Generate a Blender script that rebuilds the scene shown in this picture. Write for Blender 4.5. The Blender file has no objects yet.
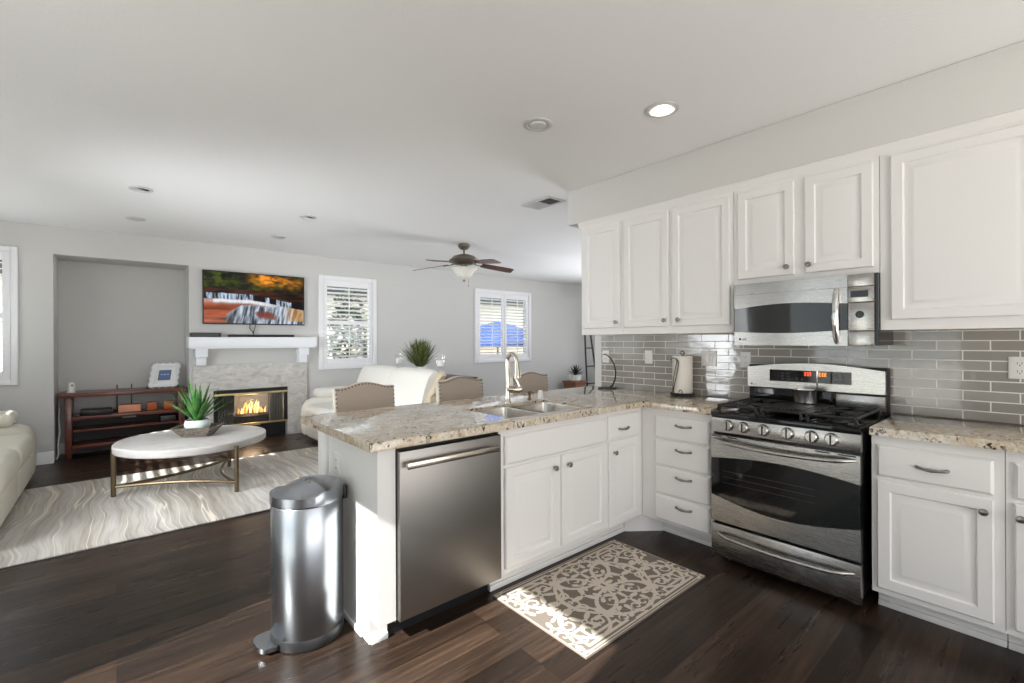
import bpy, bmesh, math, random
from mathutils import Vector, Matrix
random.seed(7)
C = bpy.context.scene.collection
PI = math.pi

# ------------------------------------------------------------------ camera
AZ = math.radians(49.369)           # angle from the view direction to world +X
ROLL = math.radians(0.268)
cam_d = bpy.data.cameras.new('camera'); cam = bpy.data.objects.new('camera', cam_d); C.objects.link(cam)
fwd = Vector((math.cos(AZ), math.sin(AZ), 0)); rgt = Vector((math.sin(AZ), -math.cos(AZ), 0)); up = Vector((0, 0, 1))
r2 = rgt * math.cos(ROLL) - up * math.sin(ROLL); u2 = rgt * math.sin(ROLL) + up * math.cos(ROLL)
M = Matrix((r2, u2, -fwd)).transposed().to_4x4(); M.translation = (0, 0, 1.356)
cam.matrix_world = M
cam_d.sensor_width = 36; cam_d.lens = 461.692 / 1024 * 36; cam_d.shift_y = -0.5 / 1024
cam_d.clip_start = 0.02; cam_d.clip_end = 200
sc = bpy.context.scene; sc.camera = cam

# ------------------------------------------------------------------ world, sun, window and fill light, exposure
w = bpy.data.worlds.new('sky'); sc.world = w; w.use_nodes = True
bg = w.node_tree.nodes['Background']; bg.inputs[0].default_value = (0.86, 0.93, 1.0, 1); bg.inputs[1].default_value = 1.2
sun_d = bpy.data.lights.new('sun', 'SUN'); sun = bpy.data.objects.new('sun', sun_d); C.objects.link(sun)
sun_d.energy = 10.0; sun_d.color = (1.0, 0.975, 0.95); sun_d.angle = 0.009
sun.rotation_euler = Vector((1.0, 0.15, -0.727)).to_track_quat('-Z', 'Y').to_euler()
def area(name, loc, direction, sx, sy, power, color=(1, 1, 1), spread=180):
    d = bpy.data.lights.new(name, 'AREA'); d.shape = 'RECTANGLE'; d.size = sx; d.size_y = sy; d.energy = power; d.color = color; d.spread = math.radians(spread)
    o = bpy.data.objects.new(name, d); C.objects.link(o); o.location = loc
    o.rotation_euler = Vector(direction).to_track_quat('-Z', 'Y').to_euler(); return o
area('fill_rear_opening', (0.9, -2.75, 1.15), (-.2, 1, 0.9), 4.4, 2.1, 42, (1.0, 0.945, 0.88))  # added fill outside an unseen rear opening, tilted up to brighten the ceiling
area('daylight_living_window', (-1.40, 4.25, 1.35), (1, 0.30, -0.12), 1.5, 1.1, 42, (0.93, 0.965, 1.0), 100)
area('fill_family_rear', (6.4, -2.75, 1.2), (-0.35, 1, 1.0), 4.2, 2.1, 55, (0.97, 0.98, 1.0))  # unseen added lamp behind the family room, lifts the back wall and ceiling
area('fill_family_uplight', (9.3, 4.2, 0.75), (-1, 0.0, 0.62), 2.6, 1.0, 58, (0.93, 0.955, 1.0), 90)  # added up-light, low and out of view, brightens the far ceiling
sc.view_settings.view_transform = 'Standard'; sc.view_settings.look = 'None'
sc.view_settings.exposure = 0.83; sc.view_settings.gamma = 1.0; sc.view_settings.use_curve_mapping = False
sc.cycles.use_denoising = True
sc.cycles.max_bounces = 12; sc.cycles.diffuse_bounces = 6; sc.cycles.glossy_bounces = 5
sc.cycles.transmission_bounces = 8; sc.cycles.transparent_max_bounces = 12
sc.cycles.sample_clamp_indirect = 6.0
sc.cycles.caustics_reflective = False; sc.cycles.caustics_refractive = False

# ------------------------------------------------------------------ materials
def mat(name, col=(.8, .8, .8), rough=.5, metal=0.0, spec=.5, emit=None, estr=0.0, trans=0.0, coat=0.0, ior=1.45, aniso=0.0):
    m = bpy.data.materials.new(name); m.use_nodes = True
    b = m.node_tree.nodes['Principled BSDF']
    b.inputs['Base Color'].default_value = (*col, 1); b.inputs['Roughness'].default_value = rough
    b.inputs['Metallic'].default_value = metal; b.inputs['Specular IOR Level'].default_value = spec
    b.inputs['Transmission Weight'].default_value = trans; b.inputs['Coat Weight'].default_value = coat
    b.inputs['IOR'].default_value = ior; b.inputs['Anisotropic'].default_value = aniso
    if emit: b.inputs['Emission Color'].default_value = (*emit, 1); b.inputs['Emission Strength'].default_value = estr
    return m
class NT:
    def __init__(s, m): s.m = m; s.t = m.node_tree; s.b = s.t.nodes['Principled BSDF']
    def n(s, typ, **kw):
        x = s.t.nodes.new(typ)
        for k, v in kw.items():
            if k.startswith('_'): setattr(x, k[1:], v)
            else: x.inputs[k.replace('__', ' ')].default_value = v
        return x
    def l(s, a, b): s.t.links.new(a, b)
    def pos(s, scale=(1, 1, 1), rot=(0, 0, 0), loc=(0, 0, 0)):
        g = s.n('ShaderNodeNewGeometry'); mp = s.n('ShaderNodeMapping'); s.l(g.outputs['Position'], mp.inputs['Vector'])
        mp.inputs['Scale'].default_value = scale; mp.inputs['Rotation'].default_value = rot; mp.inputs['Location'].default_value = loc
        return mp.outputs[0]
    def ramp(s, fac, stops, interp='LINEAR'):
        r = s.n('ShaderNodeValToRGB'); r.color_ramp.interpolation = interp; e = r.color_ramp.elements
        while len(e) < len(stops): e.new(0.5)
        for i, (p, c) in enumerate(stops):
            e[i].position = p; e[i].color = (*c, 1) if len(c) == 3 else c
        s.l(fac, r.inputs[0]); return r.outputs[0]
    def mix(s, fac, a, b, mode='MIX'):
        x = s.n('ShaderNodeMix', _data_type='RGBA', _blend_type=mode)
        for src, i in ((fac, 0), (a, 6), (b, 7)):
            if hasattr(src, 'is_output'): s.l(src, x.inputs[i])
            else: x.inputs[i].default_value = src if i == 0 else (*src, 1)
        return x.outputs[2]
    def noise(s, vec, scale, detail=3, rough=.5, dist=0.0):
        x = s.n('ShaderNodeTexNoise', Scale=scale, Detail=detail, Roughness=rough, Distortion=dist); s.l(vec, x.inputs['Vector']); return x.outputs['Fac']
    def bump(s, h, strength=.2, dist=.01):
        b = s.n('ShaderNodeBump', Strength=strength, Distance=dist); s.l(h, b.inputs['Height']); s.l(b.outputs[0], s.b.inputs['Normal']); return b
    def col(s, c): s.l(c, s.b.inputs['Base Color'])
    def rough(s, c): s.l(c, s.b.inputs['Roughness'])

def wallmat(name, col, sc_=90, st=.12):
    m = mat(name, col, .75, spec=.25); t = NT(m); t.bump(t.noise(t.pos(), sc_, 3), st, .004); return m
M_wall = wallmat('wall_paint', (.595, .59, .575))
M_ceil = wallmat('ceiling_paint', (.85, .85, .85), 70, .35)
M_soffit = wallmat('soffit_paint', (.67, .66, .64), 70, .2)
M_trim = mat('trim_white', (.80, .81, .82), .35, spec=.4)
M_cab = mat('cabinet_white', (.80, .783, .768), .38, spec=.4)
M_shutter = mat('shutter_white', (.82, .82, .84), .4)
M_mantel = mat('mantel_white', (.80, .82, .85), .4)

def wood_floor():
    m = mat('dark_wood_floor', (.05, .03, .02), .3, spec=.32); t = NT(m)
    p = t.pos()
    br = t.n('ShaderNodeTexBrick', Scale=1.0, Mortar__Size=.0016, Mortar__Smooth=.3, Bias=0, Brick__Width=1.35, Row__Height=.127, _offset=.37, _offset_frequency=3)
    br.inputs['Color1'].default_value = (0, 0, 0, 1); br.inputs['Color2'].default_value = (1, 1, 1, 1); br.inputs['Mortar'].default_value = (.5, .5, .5, 1)
    t.l(p, br.inputs['Vector'])
    base = t.ramp(br.outputs['Color'], [(0, (.019, .0125, .0095)), (.5, (.033, .0205, .0145)), (1, (.056, .035, .024))])
    g = t.noise(t.pos((1.3, 26, 1)), 1.6, 6, .65, .6)
    base = t.mix(.75, base, t.ramp(g, [(.30, (.25, .25, .25)), (.5, (.9, .88, .86)), (.72, (2.0, 1.85, 1.7))]), 'MULTIPLY')
    base = t.mix(br.outputs['Fac'], base, (.006, .004, .003))
    t.col(base)
    g2 = t.noise(t.pos((.8, 7, 1)), 2.2, 4, .6)
    t.rough(t.ramp(g2, [(.25, (.22, .22, .22)), (.75, (.40, .40, .40))]))
    h = t.mix(.5, t.ramp(g, [(.2, (0, 0, 0)), (.8, (1, 1, 1))]), t.ramp(br.outputs['Fac'], [(0, (1, 1, 1)), (1, (0, 0, 0))]))
    t.bump(h, .22, .004); return m
M_floor = wood_floor()

def granite():
    m = mat('granite', (.7, .62, .52), .05, spec=.55, coat=.3); t = NT(m); p = t.pos()
    n1 = t.noise(t.pos((1, 1.5, 1), (0, 0, .5)), 7.5, 6, .68, .8)
    n2 = t.noise(p, 60, 4, .75)
    base = t.ramp(n1, [(.28, (.42, .325, .225)), (.42, (.56, .46, .34)), (.56, (.66, .585, .475)), (.75, (.71, .67, .60))])
    base = t.mix(.6, base, t.ramp(n2, [(.32, (.58, .52, .46)), (.48, (1, 1, 1)), (.70, (1.2, 1.2, 1.2))]), 'MULTIPLY')
    v = t.n('ShaderNodeTexVoronoi', Scale=52); t.l(p, v.inputs['Vector'])
    cl = t.noise(p, 5.2, 5, .66, 1.0)
    sp = t.noise(p, 46, 4, .65)
    spots = t.ramp(sp, [(.54, (0, 0, 0)), (.585, (1, 1, 1))])
    clus = t.ramp(cl, [(.46, (.16, .16, .16)), (.56, (1, 1, 1))])
    f = t.mix(1.0, spots, clus, 'MULTIPLY')
    base = t.mix(f, base, (.030, .018, .014))
    vein = t.ramp(t.noise(t.pos((1, 2.6, 1), (0, 0, .35)), 4.0, 6, .7, 1.6), [(.485, (0, 0, 0)), (.5, (.35, .35, .35)), (.515, (0, 0, 0))])
    base = t.mix(vein, base, (.12, .085, .07))
    t.col(base); return m
M_granite = granite()

def glass_tile():
    m = mat('glass_subway_tile', (.3, .3, .3), .08, spec=.6, coat=.6); t = NT(m)
    g = t.n('ShaderNodeNewGeometry'); sx = t.n('ShaderNodeSeparateXYZ'); t.l(g.outputs['Position'], sx.inputs[0])
    cx = t.n('ShaderNodeCombineXYZ'); t.l(sx.outputs['Y'], cx.inputs['X']); t.l(sx.outputs['Z'], cx.inputs['Y'])
    mp = t.n('ShaderNodeMapping'); t.l(cx.outputs[0], mp.inputs[0]); mp.inputs['Location'].default_value = (.006, -.930 + .003, 0)
    br = t.n('ShaderNodeTexBrick', Scale=1.0, Mortar__Size=.0028, Mortar__Smooth=.1, Bias=0, Brick__Width=.205, Row__Height=.0525, _offset=.5)
    br.inputs['Color1'].default_value = (.275, .258, .235, 1); br.inputs['Color2'].default_value = (.345, .325, .30, 1); br.inputs['Mortar'].default_value = (.80, .77, .72, 1)
    t.l(mp.outputs[0], br.inputs['Vector']); t.col(br.outputs['Color'])
    t.rough(t.ramp(br.outputs['Fac'], [(0, (.07, .07, .07)), (1, (.7, .7, .7))]))
    n = t.noise(t.pos((1, 1, 2.4)), 7, 3, .55)
    h = t.mix(.62, t.ramp(br.outputs['Fac'], [(0, (1, 1, 1)), (1, (0, 0, 0))]), n)
    t.bump(h, .45, .008)
    cw = t.ramp(br.outputs['Fac'], [(0, (.6, .6, .6)), (1, (0, 0, 0))]); t.l(cw, t.b.inputs['Coat Weight'])
    return m
M_tile = glass_tile()

def steel(name, col=(.43, .415, .395), rough=.27, axis=(1, 1, 60)):
    m = mat(name, col, rough, metal=1.0, aniso=.4); t = NT(m)
    n = t.noise(t.pos(axis), 6, 4, .6)
    t.rough(t.ramp(n, [(.3, (rough * .97,) * 3), (.7, (rough * 1.03,) * 3)])); return m
M_steel = steel('brushed_steel', axis=(60, 1, 60))
M_steel_dw = steel('dishwasher_steel', (.27, .255, .24), .42, (1, 60, 60))
M_steel_can = mat('trash_can_steel', (.34, .36, .39), .27, metal=1)
M_chrome = mat('chrome', (.72, .72, .72), .10, metal=1)
M_nickel = mat('brushed_nickel', (.62, .56, .48), .24, metal=1)
M_pewter = mat('pewter_hardware', (.28, .26, .24), .28, metal=1)
M_bronze = mat('bronze_metal', (.17, .125, .075), .38, metal=.85)
M_sinksteel = mat('sink_steel', (.55, .52, .48), .26, metal=1)
M_blackgloss = mat('black_gloss', (.008, .008, .009), .06, spec=.5)
M_black = mat('black_plastic', (.012, .012, .013), .35)
M_blackiron = mat('black_iron', (.016, .016, .016), .38)
M_darkgrey = mat('dark_grey_metal', (.06, .06, .062), .4, metal=.5)
M_white = mat('white_plastic', (.78, .77, .75), .35)
M_cream = mat('cream_wall', (.66, .60, .52), .5)
M_paper = mat('paper_towel', (.80, .75, .68), .9)
M_lamp = mat('lamp_glow', (1, 1, 1), .5, emit=(1, .95, .86), estr=9)
M_lampoff = mat('lamp_lens_off', (.62, .62, .60), .3)
M_ring = mat('light_trim_ring', (.60, .60, .59), .4)
M_lampgrey = mat('light_recess', (.36, .36, .355), .4)
M_ringdark = mat('light_baffle', (.22, .22, .21), .4)
M_alab = mat('alabaster_glass', (.80, .78, .72), .35, spec=.5)
M_fanmetal = mat('fan_pewter', (.20, .18, .14), .4, metal=.7)
M_candle = mat('candle_wax', (.88, .86, .82), .6)
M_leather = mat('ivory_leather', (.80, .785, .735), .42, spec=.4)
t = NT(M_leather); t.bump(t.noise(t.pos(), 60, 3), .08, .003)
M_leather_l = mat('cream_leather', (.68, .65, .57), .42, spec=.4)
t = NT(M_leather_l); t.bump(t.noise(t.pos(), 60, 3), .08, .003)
M_leather_b = mat('beige_leather', (.60, .51, .37), .5)
M_linen = mat('taupe_linen', (.48, .405, .34), .9, spec=.15)
t = NT(M_linen); t.bump(t.noise(t.pos((1, 1, 1)), 350, 2), .3, .002)
M_linen_l = mat('light_linen', (.62, .57, .50), .9, spec=.15)
M_dkleg = mat('dark_stool_wood', (.035, .022, .015), .4)
M_rubber = mat('rubber', (.02, .02, .022), .7)
M_leaf = mat('agave_leaf', (.05, .20, .035), .4)
t = NT(M_leaf); t.col(t.ramp(t.noise(t.pos(), 14, 2), [(.3, (.025, .11, .02)), (.7, (.10, .27, .06))]))
M_grass = mat('grass_blade', (.09, .12, .03), .5)
t = NT(M_grass); t.col(t.ramp(t.noise(t.pos(), 30, 2), [(.3, (.035, .055, .012)), (.7, (.17, .20, .06))]))
M_darkleaf = mat('dark_leaf', (.015, .03, .012), .5)
M_pot = mat('pale_mint_pot', (.60, .68, .64), .6)
M_bowl = mat('weathered_bowl_wood', (.12, .10, .08), .75)
t = NT(M_bowl); t.col(t.ramp(t.noise(t.pos((1, 1, 3)), 30, 5, .7), [(.3, (.05, .042, .035)), (.7, (.25, .215, .175))])); t.bump(t.noise(t.pos(), 40, 4), .5, .01)
M_ttop = mat('pale_table_top', (.50, .475, .45), .55)
t = NT(M_ttop); t.col(t.ramp(t.noise(t.pos((2, 2, 8)), 3, 5, .6), [(.3, (.44, .42, .405)), (.7, (.55, .53, .51))]))
M_redwood = mat('red_brown_wood', (.13, .035, .022), .3, spec=.5, coat=.3)
t = NT(M_redwood); t.col(t.ramp(t.noise(t.pos((1, 8, 8)), 3, 5, .6), [(.3, (.075, .02, .014)), (.7, (.20, .055, .035))]))
M_darkwood = mat('dark_interior_wood', (.014, .007, .005), .5)
M_amber = mat('amber_box', (.80, .34, .20), .35)
M_amber2 = mat('copper_orange', (.45, .10, .02), .3)
M_blade = mat('fan_blade_wood', (.12, .035, .02), .35, coat=.2)
M_crate = mat('crate_wood', (.20, .085, .04), .6)
M_firegrey = mat('firebox_grey', (.30, .29, .28), .85)
M_stone = mat('travertine_tile', (.5, .48, .45), .35)
t = NT(M_stone); t.col(t.ramp(t.noise(t.pos((1, 1, 2.2), (0, .5, 0)), 5, 6, .62, 1.6), [(.3, (.43, .41, .38)), (.5, (.57, .55, .52)), (.7, (.68, .66, .63))]))
M_grout = mat('pale_grout', (.62, .61, .58), .8)
M_brass = mat('brass_trim', (.62, .50, .26), .28, metal=1)
M_firedark = mat('firebox_black', (.018, .018, .018), .8)
M_mesh = mat('fire_screen_mesh', (.30, .295, .285), .6, metal=.2)
M_log = mat('fire_log', (.16, .12, .09), .9)
t = NT(M_log); t.col(t.ramp(t.noise(t.pos(), 25, 5, .7), [(.35, (.03, .025, .02)), (.65, (.30, .25, .20))]))
M_flame = mat('flame', (1, .5, .1), .5, emit=(1, .48, .17), estr=.62)
M_flame2 = mat('flame_core', (1, .8, .4), .5, emit=(1, .74, .42), estr=.85)
M_fireglass = mat('fireplace_glass', (.02, .02, .02), .03, spec=.5)
def thin_glass(name, tint, gl=.08):
    m = bpy.data.materials.new(name); m.use_nodes = True; nt = m.node_tree; nt.nodes.clear()
    o = nt.nodes.new('ShaderNodeOutputMaterial'); tr = nt.nodes.new('ShaderNodeBsdfTransparent'); tr.inputs[0].default_value = (*tint, 1)
    g = nt.nodes.new('ShaderNodeBsdfGlossy'); g.inputs['Roughness'].default_value = .02
    mx = nt.nodes.new('ShaderNodeMixShader'); mx.inputs[0].default_value = gl
    nt.links.new(tr.outputs[0], mx.inputs[1]); nt.links.new(g.outputs[0], mx.inputs[2]); nt.links.new(mx.outputs[0], o.inputs[0]); return m
M_glass = thin_glass('clear_glass', (.985, .985, .985), .05)
M_pane = thin_glass('window_pane', (.95, .97, .96), .05)
M_fpane = thin_glass('fireplace_pane', (.75, .74, .72), .06)
M_ovenglass = mat('oven_glass', (.006, .006, .006), .05, spec=.5)
M_mwglass = mat('microwave_glass', (.03, .032, .032), .06, spec=.6)
M_pan = mat('pan_steel', (.62, .61, .60), .22, metal=1)
M_red = mat('red_display', (.1, 0, 0), .4, emit=(1, .09, .03), estr=2.0)
M_orange = mat('orange_display', (.1, .03, 0), .4, emit=(1, .28, .03), estr=2.0)
M_greydisp = mat('grey_key_legend', (.10, .10, .10), .5)
M_photo = mat('blue_photo', (.10, .15, .30), .4)
M_paletext = mat('pale_print', (.45, .55, .68), .5)
M_blue = mat('blue_canvas', (.016, .05, .21), .7)
M_fence = mat('tan_fence', (.55, .46, .35), .8)
M_hedge = mat('hedge_leaf', (.03, .055, .02), .6)
M_hedge2 = mat('light_hedge_leaf', (.12, .15, .05), .6)
M_patio = mat('patio_concrete', (.62, .60, .56), .9)
M_stucco = mat('neighbour_stucco', (.72, .68, .62), .9)

def rugmat():
    m = mat('living_rug', (.6, .55, .5), .95, spec=.1); t = NT(m)
    wob = t.noise(t.pos((.7, 1.0, 1)), 1.5, 1.5, .45)
    g = t.n('ShaderNodeNewGeometry'); sx = t.n('ShaderNodeSeparateXYZ'); t.l(g.outputs['Position'], sx.inputs[0])
    mm = t.n('ShaderNodeMath', _operation='MULTIPLY_ADD'); t.l(wob, mm.inputs[0]); mm.inputs[1].default_value = .22; t.l(sx.outputs['X'], mm.inputs[2])
    ym = t.n('ShaderNodeMath', _operation='MULTIPLY'); t.l(sx.outputs['Y'], ym.inputs[0]); ym.inputs[1].default_value = .04
    cb = t.n('ShaderNodeCombineXYZ'); t.l(mm.outputs[0], cb.inputs['X']); t.l(ym.outputs[0], cb.inputs['Y'])
    n = t.noise(cb.outputs[0], 3.2, 3, .5); n2 = t.noise(cb.outputs[0], 34, 4, .6)
    a = t.ramp(n, [(.30, (.34, .30, .25)), (.45, (.46, .43, .385)), (.58, (.56, .54, .51)), (.72, (.42, .385, .34))])
    a = t.mix(.8, a, t.ramp(n2, [(.3, (.66, .63, .60)), (.55, (1.05, 1.05, 1.05)), (.75, (1.22, 1.2, 1.18))]), 'MULTIPLY')
    v = t.ramp(t.noise(cb.outputs[0], 9.0, 2.0, .5), [(.486, (0, 0, 0)), (.497, (1, 1, 1)), (.503, (1, 1, 1)), (.512, (0, 0, 0))])
    a = t.mix(v, a, (.74, .68, .585)); t.col(a)
    t.bump(t.noise(t.pos(), 220, 2), .3, .004); return m
M_rug = rugmat()
M_mat_a = mat('mat_taupe', (.20, .165, .14), .95, spec=.1)
M_mat_b = mat('mat_cream', (.60, .53, .45), .95, spec=.1)
def attrmat(name, attr, strength):
    m = mat(name, (0, 0, 0), .12, spec=.4); t = NT(m)
    a = t.n('ShaderNodeAttribute', _attribute_name=attr); t.l(a.outputs['Color'], t.b.inputs['Emission Color'])
    t.b.inputs['Emission Strength'].default_value = strength; return m
M_screen = attrmat('tv_screen_picture', 'picture', .62)

# ------------------------------------------------------------------ mesh helpers
class MB:
    def __init__(s): s.bm = bmesh.new()
    def _mi(s, faces, mi):
        for f in faces: f.material_index = mi
    def box(s, x0, x1, y0, y1, z0, z1, bev=0, seg=2, mi=0):
        r = bmesh.ops.create_cube(s.bm, size=1.0); vs = r['verts']
        for v in vs: v.co = Vector(((x0 + x1) / 2 + v.co.x * (x1 - x0), (y0 + y1) / 2 + v.co.y * (y1 - y0), (z0 + z1) / 2 + v.co.z * (z1 - z0)))
        fs = list({f for v in vs for f in v.link_faces}); s._mi(fs, mi)
        if bev > 0:
            es = list({e for v in vs for e in v.link_edges})
            bmesh.ops.bevel(s.bm, geom=es, offset=min(bev, .49 * min(abs(x1 - x0), abs(y1 - y0), abs(z1 - z0))), segments=seg, profile=.5, affect='EDGES', clamp_overlap=True, material=-1)
        return s
    def ring(s, pts): return [s.bm.verts.new(p) for p in pts]
    def bridge(s, a, b, mi=0):
        n = len(a)
        for i in range(n):
            f = s.bm.faces.new((a[i], a[(i + 1) % n], b[(i + 1) % n], b[i])); f.material_index = mi
    def cap(s, a, mi=0, flip=False):
        f = s.bm.faces.new(a[::-1] if flip else a); f.material_index = mi
    def lathe(s, c, prof, n=24, mi=0, axis='z', cap=True):
        c = Vector(c); rings = []
        for r, h in prof:
            pts = []
            for i in range(n):
                a = 2 * PI * i / n; ca, sa = r * math.cos(a), r * math.sin(a)
                if axis == 'z': p = Vector((ca, sa, h))
                elif axis == 'x': p = Vector((h, ca, sa))
                else: p = Vector((sa, h, ca))
                pts.append(c + p)
            rings.append(s.ring(pts))
        for a, b in zip(rings, rings[1:]): s.bridge(a, b, mi)
        if cap: s.cap(rings[0], mi, True); s.cap(rings[-1], mi)
        return s
    def tube(s, pts, r, n=8, mi=0, closed=False, flat=1.0):
        pts = [Vector(p) for p in pts]; N = len(pts); rings = []
        rr = r if isinstance(r, (list, tuple)) else [r] * N
        prev = None
        for i, p in enumerate(pts):
            if closed: tg = pts[(i + 1) % N] - pts[i - 1]
            else: tg = pts[min(i + 1, N - 1)] - pts[max(i - 1, 0)]
            tg.normalize()
            if prev is None:
                a = Vector((0, 0, 1)) if abs(tg.z) < .9 else Vector((1, 0, 0))
                nx = tg.cross(a).normalized()
            else: nx = (prev - tg * prev.dot(tg)).normalized()
            prev = nx; ny = tg.cross(nx)
            rings.append(s.ring([p + rr[i] * (math.cos(2 * PI * k / n) * nx + flat * math.sin(2 * PI * k / n) * ny) for k in range(n)]))
        for a, b in zip(rings, rings[1:]): s.bridge(a, b, mi)
        if closed: s.bridge(rings[-1], rings[0], mi)
        else: s.cap(rings[0], mi, True); s.cap(rings[-1], mi)
        return s
    def prism(s, poly, F, d0, d1, mi=0):
        a = s.ring([F(u, v, d0) for u, v in poly]); b = s.ring([F(u, v, d1) for u, v in poly])
        s.bridge(a, b, mi); s.cap(a, mi, True); s.cap(b, mi); return s
    def panel(s, F, u0, u1, v0, v1, loops, mi=0):
        prev = None
        for ins, d in loops:
            r = s.ring([F(u0 + ins, v0 + ins, d), F(u1 - ins, v0 + ins, d), F(u1 - ins, v1 - ins, d), F(u0 + ins, v1 - ins, d)])
            if prev is None: s.cap(r, mi, True)
            else: s.bridge(prev, r, mi)
            prev = r
        s.cap(prev, mi); return s
    def fbox(s, F, u0, u1, v0, v1, n0, n1, bev=0, mi=0):
        L = [(0, n0), (0, n1)] if bev == 0 else [(0, n0), (0, n1 - bev), (bev * .3, n1 - bev * .3), (bev, n1)]
        return s.panel(F, u0, u1, v0, v1, L, mi)
    def cells(s, us, vs, mask, F, d0, d1, bev=0, mi=0):
        """slab made of grid cells (shared vertices): walls with openings, worktops with cut-outs"""
        V = {}
        def vert(i, j, k):
            key = (i, j, k)
            if key not in V: V[key] = s.bm.verts.new(F(us[i], vs[j], (d0, d1)[k]))
            return V[key]
        n, m = len(us) - 1, len(vs) - 1
        inn = lambda i, j: 0 <= i < n and 0 <= j < m and mask(.5 * (us[i] + us[i + 1]), .5 * (vs[j] + vs[j + 1]))
        rim = []
        for i in range(n):
            for j in range(m):
                if not inn(i, j): continue
                q = [(i, j), (i + 1, j), (i + 1, j + 1), (i, j + 1)]
                s.cap([vert(a, b, 1) for a, b in q], mi); s.cap([vert(a, b, 0) for a, b in q], mi, True)
                for (a, b), (c, d), di, dj in ((q[0], q[1], 0, -1), (q[1], q[2], 1, 0), (q[2], q[3], 0, 1), (q[3], q[0], -1, 0)):
                    if not inn(i + di, j + dj):
                        s.cap([vert(a, b, 0), vert(c, d, 0), vert(c, d, 1), vert(a, b, 1)], mi)
                        rim.append((vert(a, b, 1), vert(c, d, 1)))
        if bev:
            es = [s.bm.edges.get(e) for e in rim]
            bmesh.ops.bevel(s.bm, geom=[e for e in es if e], offset=bev, segments=2, profile=.5, affect='EDGES', clamp_overlap=True, material=-1)
        return s
    def blade(s, base, d, L, wd, bend, n=7, mi=0, fold=.25):
        """a tapering leaf: base point, start direction, length, width, droop"""
        base = Vector(base); d = Vector(d).normalized(); side = d.cross(Vector((0, 0, 1)))
        side = side.normalized() if side.length > .01 else Vector((1, 0, 0))
        p = base.copy(); rows = []
        for i in range(n + 1):
            q = i / n; wdt = wd * (0.55 + 1.1 * q - .2 * q * q if q < .35 else (1 - ((q - .35) / .65) ** 1.6) * .92 + .02) * .5
            nn = side.cross(d).normalized()
            rows.append((s.bm.verts.new(p - side * wdt + nn * wdt * fold), s.bm.verts.new(p), s.bm.verts.new(p + side * wdt + nn * wdt * fold)))
            d = (d + Vector((0, 0, -bend / n))).normalized(); p = p + d * (L / n)
        for a, b in zip(rows, rows[1:]):
            for k in range(2):
                f = s.bm.faces.new((a[k], a[k + 1], b[k + 1], b[k])); f.material_index = mi
        return s
    def xf(s, M):
        for v in s.bm.verts: v.co = M @ v.co
        return s
    def build(s, name, m, parent=None, ang=38, recalc=True, xf=None):
        if xf is not None: s.xf(xf)
        if recalc: bmesh.ops.recalc_face_normals(s.bm, faces=s.bm.faces[:])
        me = bpy.data.meshes.new(name)
        off = Vector((0, 0, 0)); p = parent
        while p is not None: off += p.location; p = p.parent
        if parent is not None:
            for v in s.bm.verts: v.co -= off
        s.bm.to_mesh(me); s.bm.free()
        for mm in (m if isinstance(m, (list, tuple)) else [m]): me.materials.append(mm)
        for f in me.polygons: f.use_smooth = True
        me.set_sharp_from_angle(angle=math.radians(ang))
        o = bpy.data.objects.new(name, me); C.objects.link(o)
        if parent is not None: o.parent = parent
        return o

def tag(o, label, cat, group=None, kind=None):
    o['label'] = label; o['category'] = cat
    if group: o['group'] = group
    if kind: o['kind'] = kind
    return o
def thing(name, label, cat, loc, group=None):
    o = bpy.data.objects.new(name, None); C.objects.link(o); o.location = loc; o.empty_display_size = .1
    return tag(o, label, cat, group)
def struct(mb, name, m, label, ang=38, parent=None):
    o = mb.build(name, m, parent, ang)
    if parent is None: o['kind'] = 'structure'; o['label'] = label; o['category'] = name.split('_')[0]
    return o
def dup(root, loc, label=None, group=None):
    r = root.copy(); C.objects.link(r); r.location = loc
    if label: r['label'] = label
    if group: r['group'] = group
    for ch in list(root.children):
        c = ch.copy(); C.objects.link(c); c.parent = r
        for g in ch.children:
            d = g.copy(); C.objects.link(d); d.parent = c
    return r
FX = lambda X: (lambda u, v, n: Vector((X - n, -u, v)))       # faces -x ; u runs to the right in the picture (= -y)
FY = lambda Y: (lambda u, v, n: Vector((u, Y - n, v)))        # faces -y ; u = x
FXP = lambda X: (lambda u, v, n: Vector((X + n, u, v)))       # faces +x ; u = y
FZ = lambda u, v, n: Vector((u, v, n))

# ------------------------------------------------------------------ the setting
ZC = 2.681; XL = -1.45; YB = 7.35; XR = 9.1; YF = -2.6; XW = 3.416; YE = 2.79
struct(MB().box(XL - .2, XR + .2, YF - .2, YB + .75, -.12, 0), 'floor', M_floor, 'dark hand-scraped plank floor')
struct(MB().box(XL - .2, XR + .2, YF - .2, YB + .75, ZC, ZC + .12), 'ceiling', M_ceil, 'pale textured flat ceiling')
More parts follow.
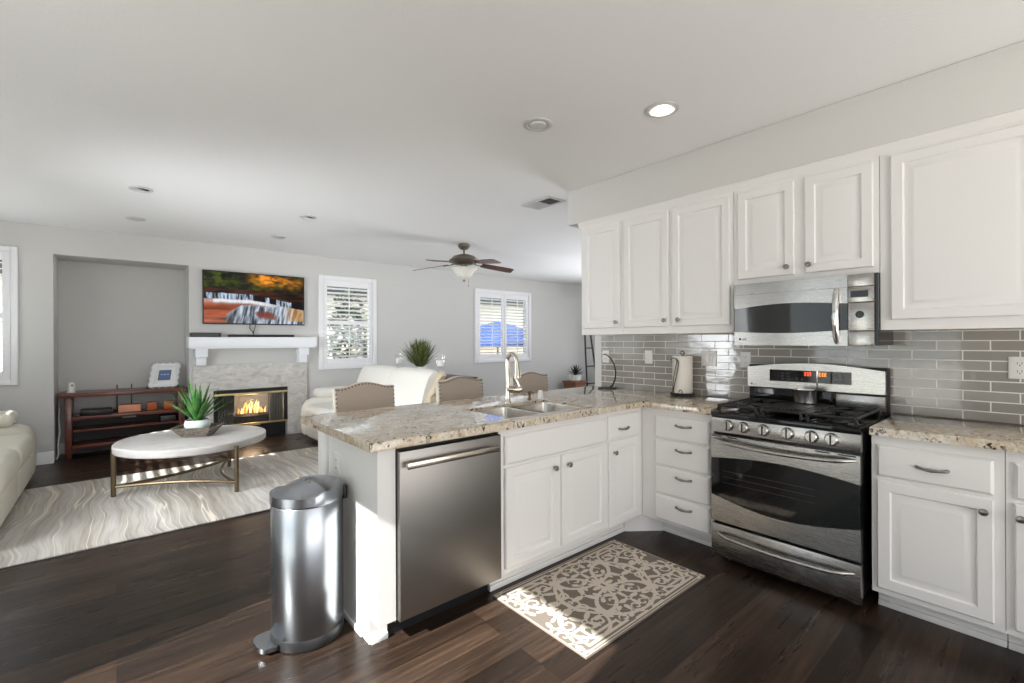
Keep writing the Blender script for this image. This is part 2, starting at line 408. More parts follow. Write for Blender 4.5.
# back wall: niche, fireplace opening, three windows
W2 = (2.43, 3.25, .985, 2.335); W3 = (5.40, 6.78, .985, 2.335); W1 = (-1.40, -.852, .945, 2.365)
NI = (-.537, .730, 0, 2.368); FP = (.99, 1.915, 0, .705)
holes = [W1, W2, W3, NI, FP]
us = sorted({XL - .2, XR + .2, *[h[0] for h in holes], *[h[1] for h in holes]}); vs = sorted({0, ZC, *[h[2] for h in holes], *[h[3] for h in holes]})
struct(MB().cells(us, vs, lambda u, v: not any(h[0] < u < h[1] and h[2] < v < h[3] for h in holes), FY(YB), -.16, 0, .012), 'wall_back', M_wall, 'light grey back wall with niche, fireplace and shuttered windows')
b = MB(); b.box(NI[0] - .1, NI[1] + .1, 7.885, 7.98, 0, ZC); b.box(NI[0] - .1, NI[0], YB + .15, 7.89, 0, ZC); b.box(NI[1], NI[1] + .1, YB + .15, 7.89, 0, ZC); b.box(NI[0] - .1, NI[1] + .1, YB + .15, 7.89, NI[3], ZC)
struct(b, 'wall_niche', M_wall, 'grey recessed niche behind the media console')
# left wall (behind the left sofa): shuttered windows and patio door
LW = [(5.50, 7.06, .92, 2.28), (3.45, 5.05, .92, 2.28), (.70, 2.45, 0, 2.40)]
us = sorted({YF - .2, YB, *[h[0] for h in LW], *[h[1] for h in LW]}); vs = sorted({0, ZC, *[h[2] for h in LW], *[h[3] for h in LW]})
struct(MB().cells(us, vs, lambda u, v: not any(h[0] < u < h[1] and h[2] < v < h[3] for h in LW), FXP(XL), -.14, 0), 'wall_left', M_wall, 'light grey left wall')
RW = [(-1.3, 3.1), (4.3, 8.5)]  # unseen openings added behind the camera to let fill light in
us = [XL - .2, -1.3, 3.1, 4.3, 8.5, XR + .2]; vs = [0, 2.25, ZC]
struct(MB().cells(us, vs, lambda u, v: not (v < 2.25 and any(q[0] < u < q[1] for q in RW)), lambda u, v, n: Vector((u, YF + n, v)), -.14, 0), 'wall_rear', M_wall, 'rear wall behind the camera')
us = [YF, 3.2, 6.0, YB]; vs = [0, .5, 2.4, ZC]
struct(MB().cells(us, vs, lambda u, v: not (3.2 < u < 6.0 and .5 < v < 2.4), lambda u, v, n: Vector((XR - n, u, v)), -.14, 0), 'wall_far_right', M_wall, 'far right wall of the family room')
# kitchen wall with its end cap, soffit and tile
struct(MB().box(XW, XW + .135, YF, YE, 0, ZC, .008), 'wall_right', M_soffit, 'kitchen wall behind the range')
struct(MB().box(3.06, XW - .002, YF, YE, 2.378, ZC - .001, .006), 'wall_soffit', M_soffit, 'pale soffit above the upper cabinets')
struct(MB().box(XW - .012, XW - .0005, -1.2, 2.70, .931, 1.404), 'trim_1', M_tile, 'grey glass subway tile backsplash')
# baseboards
def base_profile(F, u0, u1): 
    mb = MB()
    prof = [(0, 0), (.018, 0), (.018, .095), (.012, .11), (.012, .122), (.006, .135), (0, .135)]
    a = mb.ring([F(u0, z, d) for d, z in prof]); c = mb.ring([F(u1, z, d) for d, z in prof]); mb.bridge(a, c); mb.cap(a, 0, True); mb.cap(c); return mb
struct(base_profile(FY(YB - .001), XL, NI[0]), 'baseboard_left', M_trim, 'white baseboard left of the niche')
struct(base_profile(FY(YB - .001), 2.19, XR), 'baseboard_back', M_trim, 'white baseboard right of the fireplace')
struct(base_profile(FY(7.884), NI[0] + .001, NI[1] - .001), 'baseboard_niche', M_trim, 'white baseboard inside the niche')

# plantation-shutter windows on the back wall
def shutters(F, h, npan, casing=.06, pitch=.064, lw=.05, rail=True, slat_tilt=0.0, depth=.0):
    """casing + shutter frame + louvers for the opening h=(u0,u1,v0,v1)"""
    u0, u1, v0, v1 = h; out = {}
    c = MB()
    for (a0, a1, b0, b1) in ((u0 - casing, u0 + .012, v0 - casing, v1 + casing), (u1 - .012, u1 + casing, v0 - casing, v1 + casing), (u0 + .012, u1 - .012, v1 - .012, v1 + casing), (u0 + .012, u1 - .012, v0 - casing, v0 + .012)):
        c.fbox(F, a0, a1, b0, b1, 0, .030, .008)
    out['casing'] = c
    s = MB(); l = MB(); r = MB(); st = .058; gap = .004
    wpan = (u1 - u0 - .024) / npan; dz0, dz1 = v0 + .012, v1 - .012
    for k in range(npan):
        a, b_ = u0 + .012 + k * wpan + gap, u0 + .012 + (k + 1) * wpan - gap
        s.fbox(F, a, a + st, dz0, dz1, -.018, .014, .004); s.fbox(F, b_ - st, b_, dz0, dz1, -.018, .014, .004)
        s.fbox(F, a + st, b_ - st, dz1 - .095, dz1, -.018, .012, .003); s.fbox(F, a + st, b_ - st, dz0, dz0 + .095, -.018, .012, .003)
        lo, hi = dz0 + .095, dz1 - .095; mid = (lo + hi) / 2
        spans = [(lo, mid - .03), (mid + .03, hi)] if rail else [(lo, hi)]
        if rail: s.fbox(F, a + st, b_ - st, mid - .03, mid + .03, -.018, .012, .003)
        for (p, q) in spans:
            n = max(1, round((q - p) / pitch))
            for i in range(n):
                zc = p + (i + .5) * (q - p) / n; ct, sn = math.cos(slat_tilt), math.sin(slat_tilt)
                poly = []
                for j in range(10):
                    an = 2 * PI * j / 10; x, y = lw / 2 * math.cos(an), .0055 * math.sin(an)
                    poly.append((x * ct - y * sn, x * sn + y * ct))
                ra = l.ring([F(a + st + .001, zc + y, x - .003) for x, y in poly]); rb = l.ring([F(b_ - st - .001, zc + y, x - .003) for x, y in poly])
                l.bridge(ra, rb); l.cap(ra, 0, True); l.cap(rb)
            um = (a + b_) / 2; r.fbox(F, um - .006, um + .006, p + .01, q - .01, lw / 2 + .001, lw / 2 + .011)
    out['shutter_frame'] = s; out['louvers'] = l; out['tilt_rod'] = r
    return out
def window(n, F, h, npan, label, **kw):
    P = shutters(F, h, npan, **kw)
    root = struct(P['casing'], 'window_%d' % n, M_shutter, label)
    P['shutter_frame'].build('shutter_frame', M_shutter, root); P['louvers'].build('louvers', M_shutter, root); P['tilt_rod'].build('tilt_rod', M_shutter, root)
    MB().fbox(F, h[0] + .002, h[1] - .002, h[2] + .002, h[3] - .002, -.105, -.10).build('pane', M_pane, root)
    fr = MB()
    for a in ((h[0], h[0] + .04, h[2], h[3]), (h[1] - .04, h[1], h[2], h[3]), (h[0] + .04, h[1] - .04, h[2], h[2] + .04), (h[0] + .04, h[1] - .04, h[3] - .04, h[3])): fr.fbox(F, *a, -.13, -.09)
    fr.build('sash', M_shutter, root)
    return root
window(1, FY(YB), W1, 1, 'shuttered window at the far left edge of the back wall', casing=.042)
window(2, FY(YB), W2, 1, 'single shuttered window right of the fireplace', lw=.058, slat_tilt=.42)
window(3, FY(YB), W3, 2, 'double shuttered window behind the faucet', rail=False, lw=.058, slat_tilt=.32)
window(4, FXP(XL), LW[0], 2, 'shuttered living room window on the left wall', pitch=.0762, lw=.062, rail=False)
window(5, FXP(XL), LW[1], 2, 'shuttered window on the left wall by the sofa', pitch=.0762, lw=.084, rail=False, slat_tilt=1.12)
# patio door frame
d = MB(); F = FXP(XL)
for a in ((.70, .76, 0, 2.40), (2.39, 2.45, 0, 2.40), (.76, 2.39, 2.35, 2.40), (.76, 2.39, 0, .035)): d.fbox(F, *a, -.11, .01)
dr = struct(d, 'door_1', M_trim, 'white patio door on the left wall'); MB().fbox(F, 0.77, 2.38, .04, 2.345, -.065, -.06).build('pane', M_pane, dr)

# ------------------------------------------------------------------ kitchen: cabinets
DOOR = [(0, 0), (0, .014), (.005, .0195), (.050, .020), (.056, .009), (.066, .009), (.090, .0185), (.097, .019)]
DRAW = [(0, 0), (0, .012), (.010, .0195), (.014, .020)]
def knob(F, u, v, n0, parent):
    c = F(u, v, n0); nrm = (F(0, 0, 1) - F(0, 0, 0)); mb = MB()
    prof = [(.0075, 0), (.006, .010), (.0145, .017), (.016, .023), (.013, .028), (.005, .0305)]
    ring = []
    a = Vector((0, 0, 1)); bvec = nrm.cross(a)
    for r, h in prof: ring.append(mb.ring([c + nrm * h + r * (math.cos(2 * PI * i / 14) * a + math.sin(2 * PI * i / 14) * bvec) for i in range(14)]))
    for p, q in zip(ring, ring[1:]): mb.bridge(p, q)
    mb.cap(ring[0], 0, True); mb.cap(ring[-1]); return mb.build('knob', M_pewter, parent)
def pull(F, u, v, n0, parent, L=.105):
    pts = [F(u - L / 2, v, n0 - .002), F(u - L / 2 + .004, v, n0 + .012), F(u - L / 4, v - .003, n0 + .022), F(u, v - .004, n0 + .025), F(u + L / 4, v - .003, n0 + .022), F(u + L / 2 - .004, v, n0 + .012), F(u + L / 2, v, n0 - .002)]
    mb = MB().tube(pts, [.0085, .0075, .0055, .008, .0055, .0075, .0085], 10); return mb.build('pull_handle', M_pewter, parent)
def door(F, u0, u1, v0, v1, parent, kn=None, name='door'):
    o = MB().panel(F, u0, u1, v0, v1, DOOR).build(name, M_cab, parent, 25)
    if kn: knob(F, kn[0], kn[1], .0195, o)
    return o
def drawer(F, u0, u1, v0, v1, parent, pl=None, name='drawer'):
    o = MB().panel(F, u0, u1, v0, v1, DRAW).build(name, M_cab, parent, 25)
    if pl: pull(F, pl[0], pl[1], .0195, o)
    return o
XB = 2.84; FB = FX(XB); YP = 1.895; FP_ = FY(YP)
ZT = .888  # underside of worktops
# right of the range
def base_right(y0, y1, label, dr, dd, kn, pl):
    t = thing('base_cabinet', label, 'cabinet', ((XB + XW) / 2, (y0 + y1) / 2, 0))
    MB().box(XB, XW - .002, y0 + .0005, y1 - .0005, .115, ZT).build('body', M_cab, t)
    mb = MB().box(2.968, 3.3, y0 + .001, y1 - .001, 0, .115); mb.box(2.954, 2.968, y0 + .001, y1 - .001, 0, .03, .004); mb.build('toe_kick', M_cab, t)
    for (a, b_) in dr: drawer(FB, -b_, -a, .69, .84, t, (-(pl if pl else (a + b_) / 2), .763))
    for (a, b_) in dd: door(FB, -b_, -a, .145, .672, t, (-kn, .617))
    return t
base_right(.125, .578, 'white base cabinet directly right of the range with one drawer over one door', [(.157, .555)], [(.157, .555)], .187, .353)
base_right(-.60, .124, 'white base cabinet cut off by the right picture edge with a knob on its left', [(-.40, .098)], [(-.40, .098)], .080, None)
# drawer stack left of the range
t = thing('drawer_cabinet', 'white base cabinet of four stacked drawers between the corner and the range', 'cabinet', (3.1, 1.6, 0))
MB().box(XB, XW - .002, 1.374, 1.893, .115, ZT).build('body', M_cab, t)
mb = MB().box(2.968, 3.3, 1.375, 1.85, 0, .115); mb.box(2.954, 2.968, 1.375, 1.85, 0, .03, .004)
mb.build('toe_kick', M_cab, t)
struct(MB().prism([(2.9535, 1.849), (2.9535, 1.80), (2.7405, 1.9705), (2.7405, 1.9845), (2.82, 1.9845)], FZ, 0, .1145), 'trim_3', M_cab, 'angled white toe board in the cabinet corner')
for v0, v1, pz in ((.69, .842, .790), (.506, .676, .627), (.312, .492, .444), (.132, .298, .248)): drawer(FB, -1.780, -1.394, v0, v1, t, (-1.567, pz))
# peninsula
t = thing('sink_base_cabinet', 'white sink base cabinet with wide false drawer front over two doors', 'cabinet', (1.98, 2.2, 0))
mb = MB(); mb.box(1.528, 2.428, YP, YP + .02, .115, ZT); mb.box(1.528, 1.56, YP + .02, 2.46, .115, ZT); mb.box(2.41, 2.428, YP + .02, 2.46, .115, ZT); mb.box(1.528, 2.428, YP + .02, 2.46, .115, .135); mb.box(1.56, 2.41, 2.44, 2.46, .135, ZT)
mb.build('body', M_cab, t)
mb = MB().box(1.535, 2.428, 1.985, 2.4, 0, .115); mb.box(1.53, 2.428, 1.971, 1.985, 0, .03, .004); mb.build('toe_kick', M_cab, t)
drawer(FP_, 1.562, 2.410, .695, .850, t, None, 'false_drawer_front')
door(FP_, 1.562, 1.970, .143, .680, t, (1.926, .620)); door(FP_, 1.996, 2.412, .143, .680, t, (2.046, .620))
t = thing('narrow_base_cabinet', 'narrow white base cabinet in the corner with one drawer over one door', 'cabinet', (2.63, 2.2, 0))
MB().box(2.429, XB - .001, YP, 2.46, .115, ZT).build('body', M_cab, t)
mb = MB().box(2.429, 2.74, 1.985, 2.4, 0, .115); mb.box(2.429, 2.74, 1.971, 1.985, 0, .03, .004); mb.build('toe_kick', M_cab, t)
drawer(FP_, 2.442, 2.780, .705, .860, t, (2.597, .766)); door(FP_, 2.445, 2.780, .130, .692, t, (2.492, .618))
# end panel with toe notch, back panel and post
t = thing('peninsula_end_panel', 'white end panel of the peninsula between trash can and dishwasher', 'panel', (.90, 2.2, 0))
poly = [(1.895, .118), (1.895, ZT), (2.46, ZT), (2.46, 0), (1.985, 0), (1.985, .118)]
MB().prism(poly, lambda u, v, n: Vector((n, u, v)), .856, .940).build('side_panel', M_cab, t, 20)
mb = MB().box(.846, .8555, 2.06, 2.46, 0, .03, .003); mb.box(.862, .940, 1.973, 1.9845, 0, .03, .003); mb.build('shoe_moulding', M_trim, t)
MB().box(.856, 3.40, 2.462, 2.50, 0, ZT).build('back_panel', M_cab, t)
t = tag(MB().box(.833, .950, 2.515, 2.610, 0, ZT, .018, 4).build('support_post', M_cab), 'cream rounded post under the counter end behind the trash can', 'post')

# worktops
b = MB(); xs = [.806, 1.655, 2.355, 2.796, XW - .001]; ys = [1.372, 1.852, 1.955, 2.385, YE - .002, 2.821]
def wt(u, v):
    if v < 1.852: return u > 2.796
    if 1.655 < u < 2.355 and 1.955 < v < 2.385: return False
    return True
b.cells(xs, ys, wt, FZ, .890, .930, .007)
ct = tag(b.build('worktop', M_granite), 'beige speckled granite worktop on the peninsula with sink cut-out', 'worktop')
tag(MB().cells([2.796, XW - .001], [-1.2, .578], lambda u, v: True, FZ, .890, .930, .007).build('worktop', M_granite), 'granite worktop right of the range', 'worktop')
# sink, double bowl
t = thing('kitchen_sink', 'stainless undermount double bowl sink in the peninsula worktop', 'sink', (2.0, 2.17, .7))
def bowl(x0, x1):
    mb = MB(); y0, y1 = 1.9565, 2.3835; rings = []
    for ins, z, in ((0, .9135), (.003, .9135), (.005, .90), (.014, .74), (.032, .705), (.12, .70)):
        rings.append(mb.ring([(x0 + ins, y0 + ins, z), (x1 - ins, y0 + ins, z), (x1 - ins, y1 - ins, z), (x0 + ins, y1 - ins, z)]))
    for p, q in zip(rings, rings[1:]): mb.bridge(p, q)
    mb.cap(rings[-1])
    es = [e for e in mb.bm.edges if abs(e.verts[0].co.z - e.verts[1].co.z) > .01]
    bmesh.ops.bevel(mb.bm, geom=es, offset=.03, segments=3, profile=.5, affect='EDGES', clamp_overlap=True)
    o = mb.build('sink_bowl', M_sinksteel, t); 
    MB().lathe(((x0 + x1) / 2, 2.17, .7005), [(.042, 0), (.042, .003), (.03, .002), (.01, .001)], 20).build('drain', M_chrome, o)
bowl(1.6565, 1.985); bowl(2.025, 2.3535)
MB().box(1.9852, 2.0248, 1.9565, 2.3835, .86, .905, .006).build('divider', M_sinksteel, t)
# faucet
t = thing('faucet', 'tall brushed nickel pull-down faucet behind the sink', 'faucet', (2.043, 2.43, .930))
bx, by = 2.043, 2.43
MB().lathe((bx, by, .9302), [(.027, 0), (.026, .008), (.020, .016), (.0175, .05), (.017, .16)], 20).build('base', M_nickel, t)
pts = [(bx, by, 1.06), (bx, by, 1.215)] + [(bx, by - .046 + .046 * math.cos(a), 1.215 + .052 * math.sin(a)) for a in [PI * k / 12 for k in range(1, 12)]] + [(bx + .002, by - .0925, 1.205)]
MB().tube(pts, [.0165] * 2 + [.0145] * 12, 14).build('gooseneck', M_nickel, t)
MB().tube([(bx + .002, by - .0925, 1.21), (bx + .003, by - .095, 1.18), (bx + .003, by - .098, 1.15), (bx + .001, by - .100, 1.105)], [.0155, .017, .021, .024], 14).build('spray_head', M_nickel, t)
MB().tube([(bx, by, 1.025), (bx + .03, by - .022, 1.022), (bx + .062, by - .045, 1.022), (bx + .082, by - .058, 1.026)], [.022, .026, .028, .018], 14).build('handle_hub', M_nickel, t)
MB().tube([(bx + .06, by - .043, 1.035), (bx + .050, by - .036, 1.07), (bx + .036, by - .026, 1.105)], [.017, .018, .014], 12, flat=.7).build('lever', M_chrome, t)
t = thing('soap_dispenser', 'small bronze soap dispenser right of the faucet', 'soap dispenser', (2.262, 2.446, .930))
MB().lathe((2.262, 2.446, .9302), [(.016, 0), (.014, .012), (.010, .02), (.009, .045), (.013, .052), (.010, .062)], 16).build('pump', M_bronze, t)
MB().tube([(2.262, 2.446, .985), (2.262, 2.425, .990), (2.262, 2.405, .982)], [.006, .006, .005], 8).build('spout', M_bronze, t)
tag(MB().lathe((2.381, 2.454, .9302), [(.021, 0), (.020, .01), (.018, .05), (.015, .058), (.006, .061)], 18).build('air_gap_cap', M_white), 'small white air gap cap at the right of the soap dispenser', 'sink fitting')
# dishwasher
t = thing('dishwasher', 'grey stainless dishwasher in the peninsula with a bar handle', 'dishwasher', (1.247, 2.15, 0))
MB().box(.943, 1.525, 1.905, 2.44, .10, .875).build('tub', M_black, t)
MB().fbox(FY(1.903), .946, 1.523, .118, .868, 0, .038, .006).build('door', M_steel_dw, t)
MB().box(.943, 1.525, 1.99, 2.4, .0, .10).build('toe_kick', M_black, t)
FH = FY(1.865)
mb = MB(); mb.box(.958, 1.478, 1.865 - .052, 1.865 - .030, .797, .827, .005)

for u in (.972, 1.464): mb.tube([FH(u, .812, -.001), FH(u, .812, .04)], .009, 8)
mb.build('handle', M_nickel, t)

# upper cabinets
XU = 3.08; FU = FX(XU)
def upper(y0, y1, z0, label, doors, xf=XU):
    t = thing('upper_cabinet', label, 'cabinet', ((XU + XW) / 2, (y0 + y1) / 2, z0))
    MB().box(xf, XW - .003, y0 + .0005, y1 - .0005, z0, 2.345).build('body', M_cab, t)
    for (a, b_, za, zb, kn) in doors: door(FU, -b_, -a, za, zb, t, (-kn[0], kn[1]) if kn else None)
    return t
upper(2.222, 2.655, 1.405, 'white upper cabinet with one narrow door at the far end of the run', [(2.245, 2.620, 1.458, 2.305, (2.275, 1.503))])
upper(1.352, 2.221, 1.405, 'tall white upper cabinet with two doors left of the microwave', [(1.815, 2.205, 1.458, 2.305, (1.842, 1.503)), (1.370, 1.785, 1.458, 2.305, (1.730, 1.503))])
upper(.588, 1.350, 1.712, 'short white upper cabinet with two doors over the microwave', [(.990, 1.318, 1.745, 2.305, (1.025, 1.792)), (.612, .935, 1.745, 2.305, (.912, 1.792))])
upper(-.62, .586, 1.405, 'large white upper cabinet right of the microwave', [(.005, .540, 1.458, 2.312, None), (-.59, -.03, 1.458, 2.312, None)])
mb = MB(); prof = [(0, 2.330), (.004, 2.330), (.006, 2.338), (.013, 2.348), (.018, 2.360), (.021, 2.364), (.021, 2.3775), (0, 2.3775)]
FC = FX(XU)
a = mb.ring([FC(-2.674, z, d) for d, z in prof]); c = mb.ring([FC(.62, z, d) for d, z in prof]); mb.bridge(a, c); mb.cap(a, 0, True); mb.cap(c)
prof2 = [(d, z) for d, z in prof]
a2 = mb.ring([Vector((XU - d, 2.655 + d, z)) for d, z in prof2]); b2 = mb.ring([Vector((XW - .004, 2.655 + d, z)) for d, z in prof2]); mb.bridge(a2, b2); mb.cap(a2, 0, True); mb.cap(b2)
struct(mb, 'trim_2', M_cab, 'white crown moulding on the upper cabinets', 25)

# ------------------------------------------------------------------ text helper (tiny maker's marks)
def text_mb(s, F, u, v, size, n):
    cu = bpy.data.curves.new('txt', 'FONT'); cu.body = s; cu.size = size; cu.extrude = .0004; o = bpy.data.objects.new('txt', cu); C.objects.link(o)
    dg = bpy.context.evaluated_depsgraph_get(); me = o.evaluated_get(dg).to_mesh(); mb = MB(); mb.bm.from_mesh(me); o.evaluated_get(dg).to_mesh_clear()
    bpy.data.objects.remove(o); bpy.data.curves.remove(cu)
    for vtx in mb.bm.verts: vtx.co = F(u + vtx.co.x, v + vtx.co.y, n + vtx.co.z)
    return mb
def disc(mb, F, u, v, r, n0, n1, k=16, ru=None):
    mb.prism([((ru or r) * math.cos(2 * PI * i / k) + u, r * math.sin(2 * PI * i / k) + v) for i in range(k)], F, n0, n1); return mb

# microwave
t = thing('microwave', 'stainless over-the-range microwave below the short upper cabinet', 'microwave', (3.2, .966, 1.318))
XM = 3.05; FM = FX(XM)
MB().box(XM, XW - .013, .588, 1.335, 1.322, 1.708).build('body', M_blackgloss, t)
uL, uD, uR = -1.328, -.720, -.603      # left edge, door/panel split, right edge
mb = MB()
# bowed stainless door with the wide window left open in the middle
NS = 14
def bowrow(z, bow):
    return [FM(uL + (uD - uL) * i / NS, z, .016 + .020 * (1 - (2 * i / NS - 1) ** 2) * bow) for i in range(NS + 1)]
def strip(mb, za, zb, mi=0, back=0.0):
    """band between heights given as functions of the fraction across the door"""
    A = [FM(uL + (uD - uL) * i / NS, za(i / NS), .016 + .012 * math.sin(PI * i / NS)) for i in range(NS + 1)]
    B = [FM(uL + (uD - uL) * i / NS, zb(i / NS), .016 + .012 * math.sin(PI * i / NS)) for i in range(NS + 1)]
    Ab = [FM(uL + (uD - uL) * i / NS, za(i / NS), back) for i in range(NS + 1)]; Bb = [FM(uL + (uD - uL) * i / NS, zb(i / NS), back) for i in range(NS + 1)]
    a, b_, ab, bb = map(mb.ring, (A, B, Ab, Bb))
    for i in range(NS):
        for q in ((a[i], a[i + 1], b_[i + 1], b_[i]), (ab[i], ab[i + 1], a[i + 1], a[i]), (b_[i], b_[i + 1], bb[i + 1], bb[i]), (bb[i], bb[i + 1], ab[i + 1], ab[i])):
            mb.bm.faces.new(q).material_index = mi
    mb.bm.faces.new((a[0], b_[0], bb[0], ab[0])).material_index = mi; mb.bm.faces.new((a[-1], ab[-1], bb[-1], b_[-1])).material_index = mi
arch = lambda q: .020 * math.sin(PI * q)
strip(mb, lambda q: 1.553 + arch(q), lambda q: 1.640); strip(mb, lambda q: 1.322, lambda q: 1.408 - .6 * arch(q))
dr = mb.build('door', M_steel, t, 30)
mb = MB(); strip(mb, lambda q: 1.408 - .6 * arch(q), lambda q: 1.553 + arch(q), 0, .002); mb.build('door_window', M_mwglass, t, 30)
vb = MB(); strip(vb, lambda q: 1.6415, lambda q: 1.708); vb.fbox(FM, uD + .001, uR, 1.6415, 1.708, 0, .016, .003); vb.build('vent_panel', M_steel, t, 30)
cp = MB().fbox(FM, uD + .003, uR, 1.556, 1.640, 0, .016, .003); cp.fbox(FM, uD + .003, uR, 1.402, 1.554, 0, .0165, .003); cp.fbox(FM, uD + .003, uR, 1.322, 1.400, 0, .016, .003)
cp = cp.build('control_panel', M_steel, t, 30)
MB().fbox(FM, -.706, -.628, 1.583, 1.619, .016, .0175).build('display', M_blackgloss, cp)
mb = MB(); disc(mb, FM, -.665, 1.490, .019, .0165, .021, 20); mb.build('dial_button', M_black, cp)
mb = MB(); disc(mb, FM, -.665, 1.490, .012, .0205, .024, 20); mb.build('dial_cap', M_darkgrey, cp)
hp = [FM(-.766, z, .03 + .030 * math.sin(PI * (z - 1.335) / .30)) for z in [1.335 + .30 * k / 10 for k in range(11)]]
MB().tube(hp, [.010] + [.0145 + .004 * math.sin(PI * k / 10) for k in range(1, 10)] + [.010], 12, flat=1.25).build('handle', M_chrome, t)
mb = text_mb('LG', FM, -1.276, 1.353, .021, .0212); disc(mb, FM, -1.292, 1.3605, .0075, .016, .0205, 16); mb.build('maker_mark', M_darkgrey, dr)

# range
t = thing('gas_range', 'stainless steel freestanding gas range between the cabinets', 'range', (3.1, .98, 0))
Y0, Y1 = .605, 1.358; XF = 2.805; FR = FX(XF)
MB().box(XF, XW - .03, Y0 + .004, Y1 - .004, .07, .885).build('body', M_blackgloss, t)
for (x, y) in ((2.88, .66), (2.88, 1.30), (3.3, .66), (3.3, 1.30)): MB().lathe((x, y, 0), [(.016, 0), (.014, .012), (.009, .02), (.009, .072)], 12).build('levelling_foot', M_black, t)
MB().box(2.775, XW - .03, Y0, Y1, .885, .917, .008).build('cooktop', M_blackgloss, t)
mb = MB(); mb.fbox(FR, -Y1, -Y0, .798, .886, 0, .030, .006)
cpn = mb.build('control_panel', M_steel, t)
for y in (1.254, 1.165, 1.055, .932, .818, .728):
    mb = MB(); c = FR(-y, .846, .030); nrm = Vector((-1, 0, 0))
    k = MB(); k.lathe(c, [(.033, 0), (.033, -.004), (.030, -.008), (.029, -.020), (.024, -.024)], 22, axis='x')
    o = k.build('knob', M_steel, cpn)
    g = MB().fbox(FR, -y - .004, -y + .004, .846 - .026, .846 + .026, .0515, .0555); g.build('knob_grip', M_black, o)
# oven door with curved window
def qz(f, q): return f(q)
def fstrip(mb, F, u0, u1, za, zb, n1, n0=0.0, N=18, bow=0.0):
    A, B, Ab, Bb = [], [], [], []
    for i in range(N + 1):
        q = i / N; u = u0 + (u1 - u0) * q; nn = n1 + bow * math.sin(PI * q)
        A.append(F(u, za(q), nn)); B.append(F(u, zb(q), nn)); Ab.append(F(u, za(q), n0)); Bb.append(F(u, zb(q), n0))
    a, b_, ab, bb = map(mb.ring, (A, B, Ab, Bb))
    for i in range(N):
        for q in ((a[i], a[i + 1], b_[i + 1], b_[i]), (ab[i], ab[i + 1], a[i + 1], a[i]), (b_[i], b_[i + 1], bb[i + 1], bb[i]), (bb[i], bb[i + 1], ab[i + 1], ab[i])): mb.bm.faces.new(q)
    mb.bm.faces.new((a[0], b_[0], bb[0], ab[0])); mb.bm.faces.new((a[-1], ab[-1], bb[-1], b_[-1])); return mb
s_ = lambda q: math.sin(PI * q)
ua, ub = -Y1 + .002, -Y0 - .002
mb = MB(); fstrip(mb, FR, ua, ub, lambda q: .640 + .032 * s_(q), lambda q: .782, .040); fstrip(mb, FR, ua, ub, lambda q: .262, lambda q: .420 - .055 * s_(q), .040)
od = mb.build('oven_door', M_steel, t, 30)
mb = MB(); fstrip(mb, FR, ua + .001, ub - .001, lambda q: .420 - .055 * s_(q), lambda q: .640 + .032 * s_(q), .038, .002); mb.build('oven_window', M_ovenglass, od, 30)
for k in range(3): MB().fbox(FR, -1.285, -.80, .50 + .035 * k, .502 + .035 * k, .0378, .0384).build('oven_rack', M_darkgrey, od)
def barhandle(u0, u1, z, sag, nb, parent, out=.055, r=.011):
    pts = [FR(u0 + (u1 - u0) * k / 16, z - sag * math.sin(PI * k / 16), nb + out * min(1, 3.2 * math.sin(PI * k / 16)) ) for k in range(17)]
    MB().tube(pts, [r * .55] + [r] * 15 + [r * .55], 12, flat=1.0).build('handle', M_steel, parent)
barhandle(-1.335, -.622, .757, .018, .038, od)
for (a_, b_) in ((-1.345, -1.285), (-1.255, -1.20), (-.80, -.735), (-.70, -.625)): MB().fbox(FR, a_, b_, .772, .779, .0395, .0408).build('vent_slot', M_black, od)
mb = MB().fbox(FR, -Y1 + .002, -Y0 - .002, .050, .245, 0, .040, .006); dwr = mb.build('warming_drawer', M_steel, t)
barhandle(-1.325, -.635, .196, .016, .038, dwr, .05)
# grates: continuous cast iron in three sections
def grate(y0, y1):
    mb = MB(); x0, x1, zt = 2.815, 3.300, .955; r = .0075
    for x in (x0, x1): mb.tube([(x, y0, .925), (x, y0 + .015, zt), (x, y1 - .015, zt), (x, y1, .925)], r, 6)
    for y in (y0 + .008, y1 - .008): mb.tube([(x0, y, zt), (x1, y, zt)], r, 6)
    xm = (x0 + x1) / 2; mb.tube([(xm, y0 + .008, zt), (xm, y1 - .008, zt)], r, 6)
    ym = (y0 + y1) / 2
    for cx in (x0 + (x1 - x0) * .25, x0 + (x1 - x0) * .75):
        for k in range(4):
            a = PI / 4 + k * PI / 2 if (y1 - y0) > .2 else k * PI / 2
            L = .125 if (y1 - y0) > .2 else (.115 if k % 2 == 0 else .075)
            mb.tube([(cx + .03 * math.cos(a), ym + .03 * math.sin(a), zt + .004), (cx + L * math.cos(a), min(max(ym + L * math.sin(a), y0 + .01), y1 - .01), zt)], r * .9, 6)
        mb.tube([(cx, y0 + .01, zt), (cx, ym - .045, zt + .004)], r * .9, 6); mb.tube([(cx, y1 - .01, zt), (cx, ym + .045, zt + .004)], r * .9, 6)
    for x in (x0 + .01, x1 - .01):
        for y in (y0 + .012, y1 - .012): mb.tube([(x, y, .9165), (x, y, zt)], r, 6)
    mb.build('grate', M_blackiron, t)
grate(.625, .862); grate(.872, 1.092); grate(1.102, 1.340)
mb = MB()
for k in range(9): mb.box(2.86, 3.24, .895 + k * .0215, .905 + k * .0215, .9635, .969)
mb.box(2.85, 3.25, .885, 1.08, .958, .9635, .003); mb.build('griddle_plate', M_blackiron, t)
for (x, y) in ((2.936, .743), (3.18, .743), (2.936, 1.221), (3.18, 1.221)):
    MB().lathe((x, y, .917), [(.048, 0), (.046, .010), (.034, .012), (.034, .020), (.030, .024)], 20).build('burner', M_blackiron, t)
